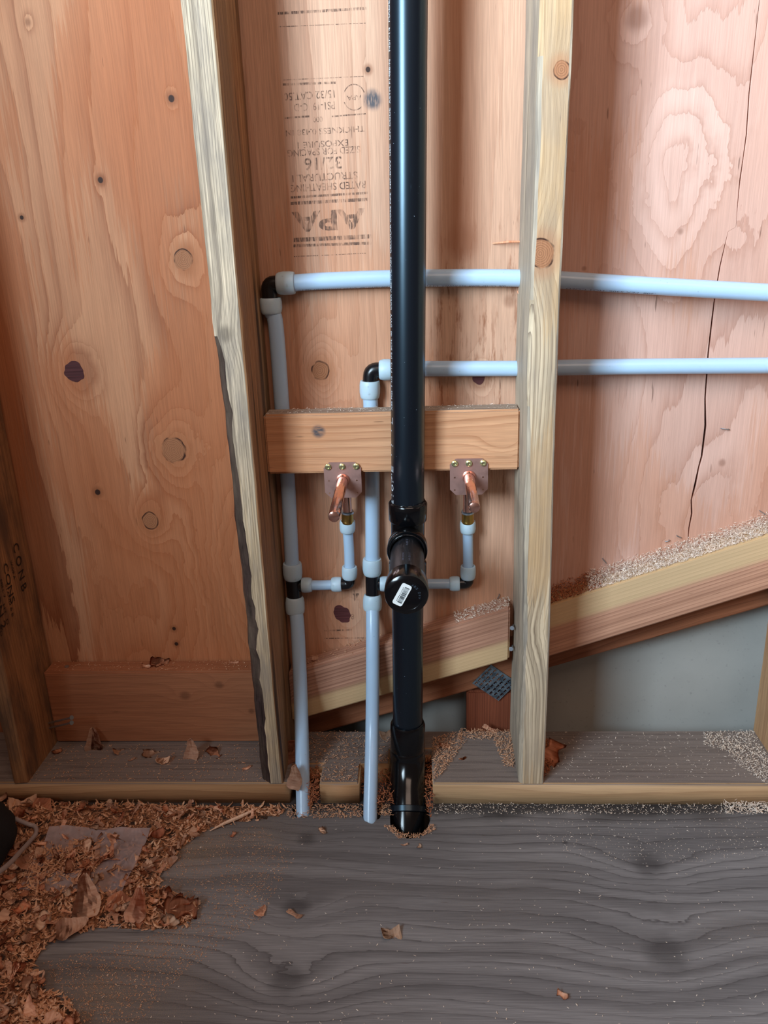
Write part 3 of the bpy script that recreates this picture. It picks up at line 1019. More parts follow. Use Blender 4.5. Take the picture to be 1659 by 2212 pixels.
glue(hub_b, sd, PR + .0006, 44, .0010)
glue(ax(.1125), Vector((0, 0, 1)), PR + .0008, 40, .0012)
glue(cap_a, sd, PR + .0012, 40, .0009)
# barcode sticker on the cap
fr = sd.normalized()
cz = Vector((0, 0, 1)); cz = (cz - fr * cz.dot(fr)).normalized(); cxv = fr.cross(cz)
if cxv.x < 0: cxv = -cxv
def cap_pt(u, v, d): return cap_b + cxv * u + cz * v + fr * d
def rrect(w, h, r, n=5):
    out = []
    for cx_, cy_, a0 in ((w / 2 - r, h / 2 - r, 0), (-w / 2 + r, h / 2 - r, 90), (-w / 2 + r, -h / 2 + r, 180), (w / 2 - r, -h / 2 + r, 270)):
        for k in range(n + 1):
            a = math.radians(a0 + 90 * k / n)
            out.append((cx_ + r * math.cos(a), cy_ + r * math.sin(a)))
    return out
RB = math.radians(-28)
def cap_xf(me, lift):
    for v in me.vertices:
        u, w = v.co.x * math.cos(RB) - v.co.y * math.sin(RB), v.co.x * math.sin(RB) + v.co.y * math.cos(RB)
        v.co = cap_pt(u - .0055, w + .0015, lift + v.co.z)
    return me
st = link('label_sticker', cap_xf(slab(rrect(.0135, .0315, .0030), [], .0002), -.0002), M_LABEL, drain)
bars = []
rb = random.Random(7)
v = -.0115
bmb = bmesh.new()
while v < .0115:
    w = rb.choice((.0003, .0003, .0006, .0009))
    box_bm(-.0012, .0048, v, v + w, .0002, .00035, 0, bmb)
    v += w + rb.choice((.0003, .0005, .0007))
bars.append(cap_xf(bm_mesh(bmb, 'bars'), 0))
tm = fit_text('679431022', .0210, .0014, .00025); tm.transform(Matrix.Rotation(math.pi / 2, 4, 'Z')); tm.transform(Matrix.Translation((-.0026, 0, 0)))
bars.append(cap_xf(tm, 0))
link('barcode', join_meshes(bars), M_LABEL_INK, st)
# raised lettering on the cap and print on the stub
em = []
for ch, a in zip('ABS DWV', (60, 48, 36, 24, 12, 0, -12)):
    if ch == ' ': continue
    t = fit_text(ch, .0022, .0030, .0004)
    rr_ = .0165
    t.transform(Matrix.Rotation(math.radians(a - 90), 4, 'Z'))
    for vv in t.vertices: vv.co = cap_b + cxv * (vv.co.x + rr_ * math.cos(math.radians(a))) + cz * (vv.co.y + rr_ * math.sin(math.radians(a))) - fr * .0001 * 1 + fr * vv.co.z * 0
    em.append(t)
M_EMB = plain('raised_black_lettering', srgb(70, 82, 94), .2)
link('raised_lettering', join_meshes(em), M_EMB, cap)


def wrap_text(s, origin, axis, r, ang0, length, height, flip=False):
    """text running along axis, baseline wrapped round the pipe at angle ang0 (0 = +X, -90 = room)"""
    me = fit_text(s, length, height)
    axis = axis.normalized()
    for v in me.vertices:
        a = ang0 + v.co.y / r * (-1 if flip else 1)
        # tops towards -X side
        rad = Vector((math.cos(a), math.sin(a), 0))
        v.co = origin + axis * v.co.x + rad * (r + .00015)
    return me


A0 = math.radians(-90 - 80 + 12)
zz = lambda py: P(842, py, Y=.05).z
def run(s, ya, yb, h):
    za_, zb2 = zz(ya), zz(yb)
    L = zb2 - za_
    me = fit_text(s, L, h)
    for v in me.vertices:
        z = (za_ + zb2) / 2 + v.co.x
        a = A0 - v.co.y / PR
        v.co = Vector((xt(z) + math.cos(a) * (PR + .00015), .055 + math.sin(a) * (PR + .00015), z))
    return me
prt = [run('ABS Plus  1 1/2  FT-2  IPS SCH. 40  DWV  COEX ABS-PVC-ABS  CELLULAR CORE PIPE  NSF-DWV  USC  U.P. CODE  ASTM F1488-N', 885, 130, .0042),
       run("NSF-14  MADE IN USA", 112, -60, .0042), run("2107'E  ' 1  ' L", 1092, 900, .0075)]
link('pipe_printing', join_meshes(prt), M_WHITE_INK, drain)
sp_ = []
for s, f0, f1, off in (('E EBUS', .30, .42, 0), ('SCH 40', .55, .68, .10), ('1 1/2 IN', .56, .69, -.08)):
    L = (f1 - f0) * sd.length
    t = fit_text(s, L, .0026)
    b1 = sd.normalized(); upv = (Vector((0, 0, 1)) - b1 * b1.z).normalized(); sdv = b1.cross(upv)
    for v in t.vertices:
        a = off * 2 + v.co.y / PR
        v.co = hub_a + sd * ((f0 + f1) / 2) + b1 * v.co.x + (upv * math.cos(a) + sdv * math.sin(a)) * (PR + .00015)
    link('stub_printing', t, M_GREY_INK, stub)
# lower pipe and fittings
link('lower_pipe', bm_mesh(tube_bm([ax(.10), ax(.36)], PR, 64), 'lp'), M_ABS, drain, smooth=40)
cpl = bmesh.new()
lathe(ax(.060, .0520), ax(.1125, .055), [(0, .0272), (.06, .0276), (.94, .0276), (1, .0262), (.99, PR + .0002), (.8, PR + .0002)], 48, cpl)
link('coupling', bm_mesh(cpl, 'cp'), M_ABS_GLOSS, drain, smooth=35)
bend_path = smooth_path([ax(.066, .052), ax(.045, .047), ax(.020, .030), ax(-.004, .002), ax(-.030, -.022), ax(-.075, -.056)], 6)
bd = tube_bm(bend_path, [.0262] + [.0280] * (len(bend_path) - 1), 48)
link('bend_fitting', bm_mesh(bd, 'bd'), M_ABS_GLOSS, drain, smooth=40)
q0 = ax(-.004, -.002); dd = Vector((0, -.026, -.026)).normalized()
link('hub_ring', bm_mesh(lathe(q0, q0 + dd * .010, [(0, .0285), (.1, .0300), (.9, .0300), (1, .0285)], 48), 'hr'), M_ABS, drain, smooth=35)


# ------------------------------------------------------------------ water lines
def collar_bm(a, b, r):
    return lathe(a, b, [(0, r * .80), (.03, r * .86), (.12, r * .93), (.35, r), (.75, r), (.93, r * .96), (.985, r * .92), (1.0, r * .84), (.98, r * .70), (.85, r * .68)], 40)


def put_collar(px0, py0, px1, py1, Y, r, par, Y1=None):
    a, b = P(px0, py0, Y=Y), P(px1, py1, Y=Y1 if Y1 is not None else Y)
    return link('collar', bm_mesh(collar_bm(a, b, r), 'c'), M_COLLAR, par, smooth=40)


def pipe(pts, r, par, n=6, name='pipe', mat=None):
    pth = smooth_path(pts, n)
    return link(name, bm_mesh(tube_bm(pth, r, 32), 'p'), mat or M_PEX, par, smooth=50)


def elbow(pa, pc, pb, r, par):
    pa, pc, pb = Vector(pa), Vector(pc), Vector(pb)
    k = r * .75
    d1, d2 = (pa - pc).normalized(), (pb - pc).normalized()
    pts = [pa, pc + d1 * k]
    for t in (.2, .4, .6, .8):
        pts.append((pc + d1 * k) * (1 - t) ** 2 + pc * 2 * t * (1 - t) + (pc + d2 * k) * t * t)
    pts += [pc + d2 * k, pb]
    bm = tube_bm(pts, r, 28)
    return link('elbow_fitting', bm_mesh(bm, 'e'), M_FITTING, par, smooth=50)


# --- left (outer) line
YP = .1325
lineA = empty('water_line', (-.153, -.027, 0), 'translucent water pipe line beside the left stud, rising to the upper horizontal run', 'water pipe')
RB_ = .0112
pipe([P(586, 672, Y=YP), P(596, 706, Y=YP), P(609.5, 884, Y=YP), P(620.5, 1024, Y=YP), P(626, 1120, Y=YP), P(631, 1224, Y=.128)], RB_, lineA)
pipe([P(638, 1316, Y=.124), P(642, 1345, Y=.113), P(646, 1420, Y=.092), P(650, 1520, Y=.068), P(653, 1640, Y=.032), P(654.5, 1720, Y=-.002), P(655, 1765, Y=-.022), P(655, 1800, Y=-.034)], RB_, lineA)
put_collar(587, 678, 584, 643, YP, .0158, lineA)
put_collar(598, 612.5, 637, 611, YP, .0162, lineA)
elbow(P(600, 612.5, Y=YP), P(580, 613, Y=YP), P(583, 648, Y=YP), .0112, lineA)
put_collar(633, 1251, 631, 1216, .128, .0155, lineA)
put_collar(636.5, 1289, 638, 1324, .126, .0155, lineA, .123)
bm = lathe(P(633, 1247, Y=.128), P(636.5, 1294, Y=.126), [(0, .0118), (1, .0118)], 36)
tube_bm([P(635, 1266, Y=.127), P(656, 1264, Y=.127)], .0085, 24, True, bm)
link('tee_fitting', bm_mesh(bm, 't'), M_FITTING, lineA, smooth=40)
put_collar(674, 1263.5, 652, 1264, .127, .0122, lineA)
put_collar(716, 1262.5, 738, 1262, .127, .0122, lineA)
pipe([P(670, 1264, Y=.127), P(695, 1264, Y=.127), P(720, 1263, Y=.127)], .0080, lineA)
elbow(P(736, 1262, Y=.127), P(755, 1262, Y=.127), P(755, 1240, Y=.127), .0092, lineA)
put_collar(755, 1250, 755, 1223, .127, .0122, lineA)
pipe([P(755, 1230, Y=.127), P(754, 1190, Y=.126), P(751.5, 1150, Y=.124), P(750.5, 1135, Y=.123)], .0080, lineA)
put_collar(750.5, 1150, 750.5, 1124, .123, .0122, lineA)
# upper horizontal run through the knotted stud
h1 = [P(630, 611.5, Y=YP), P(700, 607, Y=YP), P(840, 602, Y=YP), P(1000, 600, Y=YP), P(1126, 601, Y=.128), P(1215, 605, Y=.126), P(1400, 617, Y=.118), P(1659, 632, Y=.106), P(1760, 638, Y=.10)]
pipe(h1, .0118, lineA)
# tiny grey print on the upper run
def hprint(s, x0, y0, x1, y1, r, Yc, h, par, ang=math.radians(-62)):
    a, b = P(x0, y0, Y=Yc), P(x1, y1, Y=Yc)
    d = (b - a); L = d.length; d.normalize()
    me = fit_text(s, L, h)
    me.transform(Matrix.Rotation(math.pi, 4, 'Z'))
    for v in me.vertices:
        aa = ang + v.co.y / r
        v.co = (a + b) / 2 + d * v.co.x + Vector((0, -math.cos(aa), math.sin(aa))) * (r + .00012)
    return me
rowsA = [hprint('AW 100 PSI 180F  CTS-3/4  ASTM F876/F877  NSF-PW', 642, 610.5, 838, 602.5, .0118, YP, .0042, lineA),
         hprint('M61006  CL-TD  SDR9  023 AWWA  3/4 IN', 922, 600.5, 1110, 601, .0118, .130, .0042, lineA),
         hprint('POTABLE TUBING  UL1821  DW 2308  PEX 5306  HOT COLD', 1222, 605.5, 1655, 632, .0118, .117, .0042, lineA)]
link('pipe_printing', join_meshes(rowsA), M_GREY_INK, lineA)

# --- right (inner) line
lineB = empty('water_line', (-.045, -.035, 0), 'translucent water pipe line just left of the black pipe, rising to the lower horizontal run', 'water pipe')
pipe([P(799, 850, Y=YP), P(801, 884, Y=YP), P(804, 1024, Y=YP), P(804.5, 1120, Y=YP), P(804.5, 1215, Y=.128)], RB_, lineB)
pipe([P(804.5, 1305, Y=.124), P(805, 1345, Y=.108), P(805, 1400, Y=.093), P(805, 1450, Y=.083), P(804, 1560, Y=.058), P(802, 1660, Y=.014), P(800, 1740, Y=-.020), P(799.5, 1785, Y=-.038), P(799, 1805, Y=-.045)], .0108, lineB)
put_collar(799, 861, 799, 822, YP, .0152, lineB)
put_collar(819, 799, 848, 798.5, YP, .0155, lineB)
elbow(P(822, 799, Y=YP), P(801, 800, Y=YP), P(799.5, 832, Y=YP), .0112, lineB)
put_collar(804, 1241.5, 804, 1206, .128, .0152, lineB)
put_collar(804.5, 1284, 804.5, 1317, .126, .0152, lineB, .123)
bm = lathe(P(805, 1238, Y=.128), P(805, 1290, Y=.126), [(0, .0114), (1, .0114)], 36)
tube_bm([P(805, 1261, Y=.127), P(824, 1261, Y=.127)], .0085, 24, True, bm)
link('tee_fitting', bm_mesh(bm, 't'), M_FITTING, lineB, smooth=40)
put_collar(843, 1261, 821, 1261, .127, .0122, lineB)
put_collar(971, 1261, 993, 1260.5, .127, .0120, lineB)
pipe([P(838, 1261, Y=.127), P(905, 1261.5, Y=.127), P(975, 1261, Y=.127)], .0080, lineB)
elbow(P(990, 1260.5, Y=.127), P(1011, 1260, Y=.127), P(1011, 1238, Y=.127), .0092, lineB)
put_collar(1011, 1250, 1011, 1222, .127, .0122, lineB)
pipe([P(1011, 1230, Y=.127), P(1011, 1190, Y=.126), P(1010.5, 1150, Y=.124), P(1010.5, 1135, Y=.123)], .0080, lineB)
put_collar(1010.5, 1151, 1010.5, 1125, .123, .0122, lineB)
pipe([P(840, 798.5, Y=YP), P(920, 796.5, Y=YP), P(1120, 796, Y=.129), P(1210, 794, Y=.127), P(1400, 791.5, Y=.12), P(1659, 789.5, Y=.112), P(1760, 789, Y=.11)], .0112, lineB)


# --- copper stub-outs
def stubout(fx, fy, tipx, tipy, Ytip, bx, label, fw_=.0545, side=1):
    fl = P(fx, fy, Y=.0785)
    root = empty('copper_stub_out', fl, label, 'pipe fitting', 'copper stub-outs')
    w, h, c = fw_ / 2, fw_ / 2, .0085
    out = [(-w + c, -h), (w - c, -h), (w, -h + c), (w, h - c), (w - c, h), (-w + c, h), (-w, h - c), (-w, -h + c)]
    hs = [circ(x_, y_, .0013, n=10) for x_ in (-.0205, .0205) for y_ in (-.001, -.0200)]
    me = slab([(a + fl.x, b + fl.z) for a, b in out], [[(a + fl.x, b + fl.z) for a, b in q] for q in hs], .0012)
    flg = link('flange_plate', to_wall(me, .0795), M_COPPER_PLATE, root)
    for sx in (-.0205, 0, .0205):
        c0 = Vector((fl.x + sx, .0795, fl.z + .0205))
        sc = link('screw', bm_mesh(lathe(c0 + Vector((0, .002, 0)), c0 + Vector((0, -.0035, 0)), [(0, .0022), (.3, .0035), (.36, .0048), (.55, .0048), (.56, .0044), (.85, .0042), (1, .0030), (.99, .0018), (.75, .0016), (.75, 0)], 20), 's'), M_SCREW, root, smooth=35)
    tip = P(tipx, tipy, Y=Ytip)
    d = (tip - Vector((fl.x, .079, fl.z)))
    st = Vector((fl.x, .090, fl.z)) 
    # elbow behind the plate: up from the adapter and out through the plate
    ba = P(bx, 1104, Y=.116)
    pts = [ba, ba.lerp(Vector((fl.x, .112, fl.z)), .45) , Vector((fl.x * .7 + ba.x * .3, .110, fl.z - .010)), Vector((fl.x, .098, fl.z)), Vector((fl.x, .079, fl.z))]
    link('riser_tube', bm_mesh(tube_bm(smooth_path(pts, 5), .0071, 28), 'r'), M_COPPER, root, smooth=50)
    O = Vector((fl.x, .079, fl.z))
    bm = lathe(O, O + d.normalized() * .006, [(0, .0098), (.4, .0098), (1, .0084)], 32)
    link('ferrule', bm_mesh(bm, 'f'), M_COPPER, root, smooth=40)
    L = d.length
    bm = lathe(O, tip, [(0, .0078), (1 - .010 / L, .0078), (1 - .009 / L, .0071), (1 - .006 / L, .0071), (1 - .005 / L, .0079), (1 - .002 / L, .0074), (1 - .001 / L, .0055), (1, 0)], 40)
    link('stub_tube', bm_mesh(bm, 'st'), M_COPPER, root, smooth=40)
    b0, b1 = P(bx, 1128, Y=.1205), P(bx, 1107, Y=.118)
    link('adapter', bm_mesh(lathe(b0, b1, [(0, .0098), (.05, .0100), (.2, .0094), (.22, .0092), (1, .0092)], 32), 'b'), M_BRASS, root, smooth=35)
    link('ring', bm_mesh(lathe(b1, b1 + (b1 - b0).normalized() * .0022, [(0, .0100), (1, .0096)], 32), 'rg'), M_STEEL, root, smooth=35)
    return root


stubout(740.5, 1037.5, 721, 1118, -.060, 750.5, 'copper stub-out left of the black pipe, its tube tilting left')
stubout(1013, 1030.5, 1025, 1098, -.035, 1010.5, 'copper stub-out right of the black pipe, its tube tilting right', .0550)

# ------------------------------------------------------------------ shavings
RND = random.Random(11)


def chip_mesh(seed, L, Wd, curl, twist=0.0, torn=.25, nu=9, nv=5, th=.0005, shape='oval'):
    """a thin curled shaving with a torn outline"""
    rg = random.Random(seed)
    bm = bmesh.new()
    g = []
    for i in range(nu):
        u = i / (nu - 1)
        if shape == 'oval': w = .25 + .75 * math.sin(math.pi * min(1, max(0, u * .9 + .05))) ** .6
        elif shape == 'point': w = .06 + 1.05 * (1 - u) ** .62 * (.55 + .45 * min(1, u * 5))
        elif shape == 'strip': w = .8 + .2 * math.sin(u * 5 + seed)
        else: w = .55 + .45 * abs(math.sin(u * 4.2 + seed))
        row = []
        for j in range(nv):
            v = j / (nv - 1) - .5
            jag = mnoise.noise(Vector((seed * 3.1, u * 6, 2 if v < 0 else 7))) * torn
            x = (u - .5) * L + mnoise.noise(Vector((seed, v * 6, 5))) * L * torn * .5
            y = v * w * Wd * (1 + jag) + mnoise.noise(Vector((seed * 1.7, u * 2.2, 0))) * Wd * .25
            a = x * curl / L
            R_ = L / curl if abs(curl) > .05 else 1e3
            row.append(bm.verts.new((R_ * math.sin(a), y, R_ * (1 - math.cos(a)) + twist * v * x * .6
                                     + mnoise.noise(Vector((u * 4, v * 3, seed))) * L * .05 + v * v * Wd * .35)))
        g.append(row)
    for i in range(nu - 1):
        for j in range(nv - 1):
            bm.faces.new((g[i][j], g[i + 1][j], g[i + 1][j + 1], g[i][j + 1]))
    bmesh.ops.solidify(bm, geom=bm.faces[:], thickness=th)
    bmesh.ops.recalc_face_normals(bm, faces=bm.faces)
    zmin = min(v.co.z for v in bm.verts)
    for v in bm.verts: v.co.z -= zmin
    me = bm_mesh(bm, 'shaving')
    for p in me.polygons: p.use_smooth = True
    return me


PROTO = []
for k in range(16):
    me = chip_mesh(k + 1, .020, .012 if k % 3 else .006, RND.uniform(.4, 2.2), RND.uniform(-.5, .5), .35, shape=('oval', 'strip', 'point', 'torn')[k % 4])
    me.materials.append((M_CHIP, M_CHIP2, M_CHIP3, M_CHIP)[(k + k // 4) % 4])
    PROTO.append(me)
FLATP = []
for k in range(6):
    me = chip_mesh(k + 40, .034, .024, RND.uniform(.3, 1.0), RND.uniform(-.4, .4), .30, 12, 7, shape=('point', 'torn', 'torn', 'point', 'oval', 'oval')[k])
    me.materials.append((M_CHIP, M_CHIP2, M_CHIP3)[k % 3])
    FLATP.append(me)


def chip(loc, s, me, label, group, rot=None, name='wood_shaving'):
    o = bpy.data.objects.new(name, me)
    COL.objects.link(o)
    o.location = loc
    o.scale = (s, s, s)
    o.rotation_euler = rot if rot else (RND.uniform(-.5, .5), RND.uniform(-.5, .5), RND.uniform(0, 6.28))
    return tag(o, label, 'wood shaving', group)


def in_poly(x, y, poly):
    c = False
    j = len(poly) - 1
    for i in range(len(poly)):
        xi, yi = poly[i]; xj, yj = poly[j]
        if (yi > y) != (yj > y) and x < (xj - xi) * (y - yi) / (yj - yi) + xi: c = not c
        j = i
    return c


def px_random(poly, Z, n, rg):
    xs = [p[0] for p in poly]; ys = [p[1] for p in poly]
    out = []
    while len(out) < n:
        x, y = rg.uniform(min(xs), max(xs)), rg.uniform(min(ys), max(ys))
        if in_poly(x, y, poly): out.append(P(x, y, Z=Z))
    return out


def slivers(name, pts, mat, l0, l1, w, zfun=None, curl=1.5, seed=1, flat=.35, label=None, cat='sawdust', parent=None, lift=.001):
    """loose shredded slivers as one heap"""
    rg = random.Random(seed)
    V, Fc = [], []
    for p in pts:
        L = rg.uniform(l0, l1) * rg.choice((.6, 1, 1, 1.3))
        ww = w * rg.uniform(.5, 1.5)
        yaw = rg.uniform(0, 6.283); pit = rg.gauss(0, flat)
        d = Vector((math.cos(yaw) * math.cos(pit), math.sin(yaw) * math.cos(pit), math.sin(pit)))
        s = Vector((-math.sin(yaw), math.cos(yaw), rg.uniform(-.5, .5))).normalized()
        u = d.cross(s).normalized()
        if u.z < 0: u = -u
        cv = rg.uniform(-curl, curl)
        b = len(V)
        z0 = abs(math.sin(pit)) * L / 2 + lift
        for i in range(4):
            t = i / 3 - .5
            c = Vector(p) + d * (L * t) + u * (abs(cv) * L * .5 * (t * t)) + s * (cv * L * .3 * t * t) + Vector((0, 0, z0))
            wv = ww * (1 if i in (1, 2) else .45)
            V += [c - s * wv / 2, c + s * wv / 2, c + u * ww * .25]
        for i in range(3):
            k = b + i * 3
            Fc += [(k, k + 1, k + 4, k + 3), (k + 1, k + 2, k + 5, k + 4), (k + 2, k, k + 3, k + 5)]
        Fc += [(b, b + 2, b + 1), (b + 9, b + 10, b + 11)]
    me = bpy.data.meshes.new(name)
    me.from_pydata([tuple(v) for v in V], [], Fc)
    o = link(name, me, mat, parent)
    if parent is None: tag(o, label, cat, None, 'stuff')
    return o


PILE = [(-60, 1700), (30, 1735), (300, 1738), (625, 1742), (600, 1768), (520, 1778), (450, 1795), (395, 1830), (362, 1875), (345, 1910), (380, 1935), (432, 1962), (405, 2006), (330, 2012),
        (240, 2005), (150, 2022), (95, 2050), (75, 2090), (95, 2130), (150, 2165), (178, 2212), (178, 2300), (-60, 2300)]


def pile_h(x, y):
    """height of the heap at a floor point, from the distance inside its outline"""
    return .004 + .008 * max(0, mnoise.noise(Vector((x * 16, y * 16, 3.3)))) + .010 * max(0, min(1, (-.30 - x) / .15))


# bed of the heap
pw = [P(a, b, Z=0) for a, b in PILE]
pwp = [(q.x, min(q.y, -.001)) for q in pw]
bm = bmesh.new()
stp = .006
xs = [q[0] for q in pwp]; ys = [q[1] for q in pwp]
vm = {}
ni, nj = int((max(xs) - min(xs)) / stp) + 2, int((max(ys) - min(ys)) / stp) + 2
def edge_d(x, y):
    best = 9
    for i in range(len(pwp)):
        a, b = Vector(pwp[i]), Vector(pwp[(i + 1) % len(pwp)])
        ab = b - a
        t = max(0, min(1, (Vector((x, y)) - a).dot(ab) / max(1e-9, ab.length_squared)))
        best = min(best, (Vector((x, y)) - (a + ab * t)).length)
    return best
SHEET = [(108, 1792), (326, 1794), (306, 1850), (286, 1900), (262, 1926), (160, 1930), (60, 1928), (75, 1870)]
for i in range(ni):
    for j in range(nj):
        x, y = min(xs) + i * stp, min(ys) + j * stp
        if not in_poly(x, y, pwp): continue
        e = min(1, edge_d(x, y) / .03)
        h = pile_h(x, y) * e + .003 * e * mnoise.noise(Vector((x * 130, y * 130, 1)))
        vm[i, j] = bm.verts.new((x, y, max(.0002, h)))
for (i, j) in list(vm):
    if (i + 1, j) in vm and (i, j + 1) in vm and (i + 1, j + 1) in vm:
        bm.faces.new((vm[i, j], vm[i + 1, j], vm[i + 1, j + 1], vm[i, j + 1]))
n = N('heap_bed')
_s = n.noise(n.obj, 300, 3, .7)
_s2 = n.noise(n.obj, 70, 2, w=3)
_c = n.mix(n.step(_s, .35, .62), srgb(96, 60, 40), srgb(196, 136, 96))
n.col(n.mix(n.step(_s2, .50, .66), _c, srgb(62, 44, 34)))
n.set(Roughness=.85)
n.bump(_s, 1.0, .004)
M_BED = n.m
rg = random.Random(3)
pts = [q for q in px_random(PILE, 0, 5200, rg) if q.y < -.004]
for q in pts:
    q.z = pile_h(q.x, q.y) * min(1, edge_d(q.x, q.y) / .03) * rg.uniform(.6, 1.1)
heap = slivers('shavings_heap', pts, M_DUST_TAN, .003, .012, .0028, seed=2, flat=.5, label='heap of shredded tan wood shavings covering the floor at the left')
link('heap_bed', bm_mesh(bm, 'bed'), M_BED, heap, smooth=60)['kind'] = 'stuff'
rg2 = random.Random(8)
PL = 'curled tan or orange shaving among many in the heap on the left floor'
cnt = 0
for q in px_random(PILE, 0, 252, rg2):
    if q.y > -.012: continue
    q.z = pile_h(q.x, q.y) * min(1, edge_d(q.x, q.y) / .03) * .9 + .0075
    chip(q, rg2.uniform(.6, 1.4), rg2.choice(PROTO), PL, 'shavings in the left floor heap')

# clear plastic sheet on the heap
sp3 = [P(a, b, Z=.014) for a, b in SHEET]
bm = bmesh.new()
NX, NY = 28, 16
c00, c10, c11, c01 = P(108, 1792, Z=.016), P(326, 1795, Z=.016), P(262, 1928, Z=.016), P(40, 1922, Z=.016)
gr = []
for j in range(NY + 1):
    row = []
    for i in range(NX + 1):
        u, v = i / NX, j / NY
        p = (c00 * (1 - u) + c10 * u) * (1 - v) + (c01 * (1 - u) + c11 * u) * v
        p = p + Vector((0, 0, .004 * mnoise.noise(Vector((u * 3, v * 3, 0))) + .0015 * mnoise.noise(Vector((u * 9, v * 9, 4))) + (.006 * (1 - v * 6) if v < 1 / 6 else 0)))
        if v > .9: p.y += .006 * mnoise.noise(Vector((u * 6, 0, 1)))
        row.append(bm.verts.new(p))
    gr.append(row)
for j in range(NY):
    for i in range(NX):
        bm.faces.new((gr[j][i], gr[j + 1][i], gr[j + 1][i + 1], gr[j][i + 1]))
bmesh.ops.solidify(bm, geom=bm.faces[:], thickness=.0003)
n = N('cloudy_plastic_film')
tr_ = n.t.nodes.new('ShaderNodeBsdfTransparent')
mx_ = n.t.nodes.new('ShaderNodeMixShader')
_s = n.noise(n.obj, 30, 3)
n.put(mx_.inputs[0], n.step(_s, .3, .7, .45, .72))
n.t.links.new(tr_.outputs[0], mx_.inputs[1]); n.t.links.new(n.bsdf.outputs[0], mx_.inputs[2]); n.t.links.new(mx_.outputs[0], n.out.inputs[0])
n.col(srgb(222, 204, 204)); n.set(Roughness=.16)
tag(link('plastic_sheet', bm_mesh(bm, 'ps'), n.m, None, None, 60), 'cloudy clear plastic scrap half buried in shavings', 'plastic sheet')
OVER = [(60, 1850), (100, 1835), (190, 1835), (222, 1860), (200, 1885), (150, 1895), (70, 1925), (50, 1890)]
pts = px_random(OVER, .018, 420, rg)
slivers('shavings_heap', pts, M_DUST_TAN, .004, .012, .0016, seed=6, flat=.5, label='small drift of shredded shavings lying on the plastic scrap')

# black bag and pale cord at the left edge
bm = bmesh.new()
bmesh.ops.create_uvsphere(bm, u_segments=40, v_segments=24, radius=1)
e1 = P(26, 1830, Z=.05)
for v in bm.verts:
    d = v.co.copy()
    r_ = 1 + .10 * mnoise.noise(d * 1.8 + Vector((4, 0, 0))) + .03 * mnoise.noise(d * 6)
    sq = lambda t: math.copysign(abs(t) ** .75, t)
    v.co = Vector((e1.x - .158 + sq(d.x) * .140 * r_, -.160 + sq(d.y) * .115 * r_, .042 + sq(d.z) * .042 * r_))
n = N('black_fabric')
_s = n.noise(n.obj, 900, 2)
n.col(n.mix(_s, srgb(10, 12, 18), srgb(20, 22, 28))); n.set(Roughness=.8); n.bump(_s, .4, .001)
tag(link('tool_bag', bm_mesh(bm, 'bag'), n.m, None, None, 80), 'black bag cut off by the left picture edge, on the shavings', 'bag')
cp = [P(13, 1763, Z=.055), P(30, 1768, Z=.040), P(60, 1780, Z=.022), P(76, 1786, Z=.018), P(78, 1800, Z=.018), P(66, 1816, Z=.024), P(44, 1840, Z=.048), P(22, 1864, Z=.085), P(-6, 1886, Z=.12), P(-40, 1905, Z=.13)]
n = N('pale_cord')
n.col(srgb(172, 160, 160)); n.set(Roughness=.4)
tag(link('cord', bm_mesh(tube_bm(smooth_path(cp, 6), .0033, 12), 'cord'), n.m, None, None, 60), 'pale grey cord bent beside the black bag', 'cord')

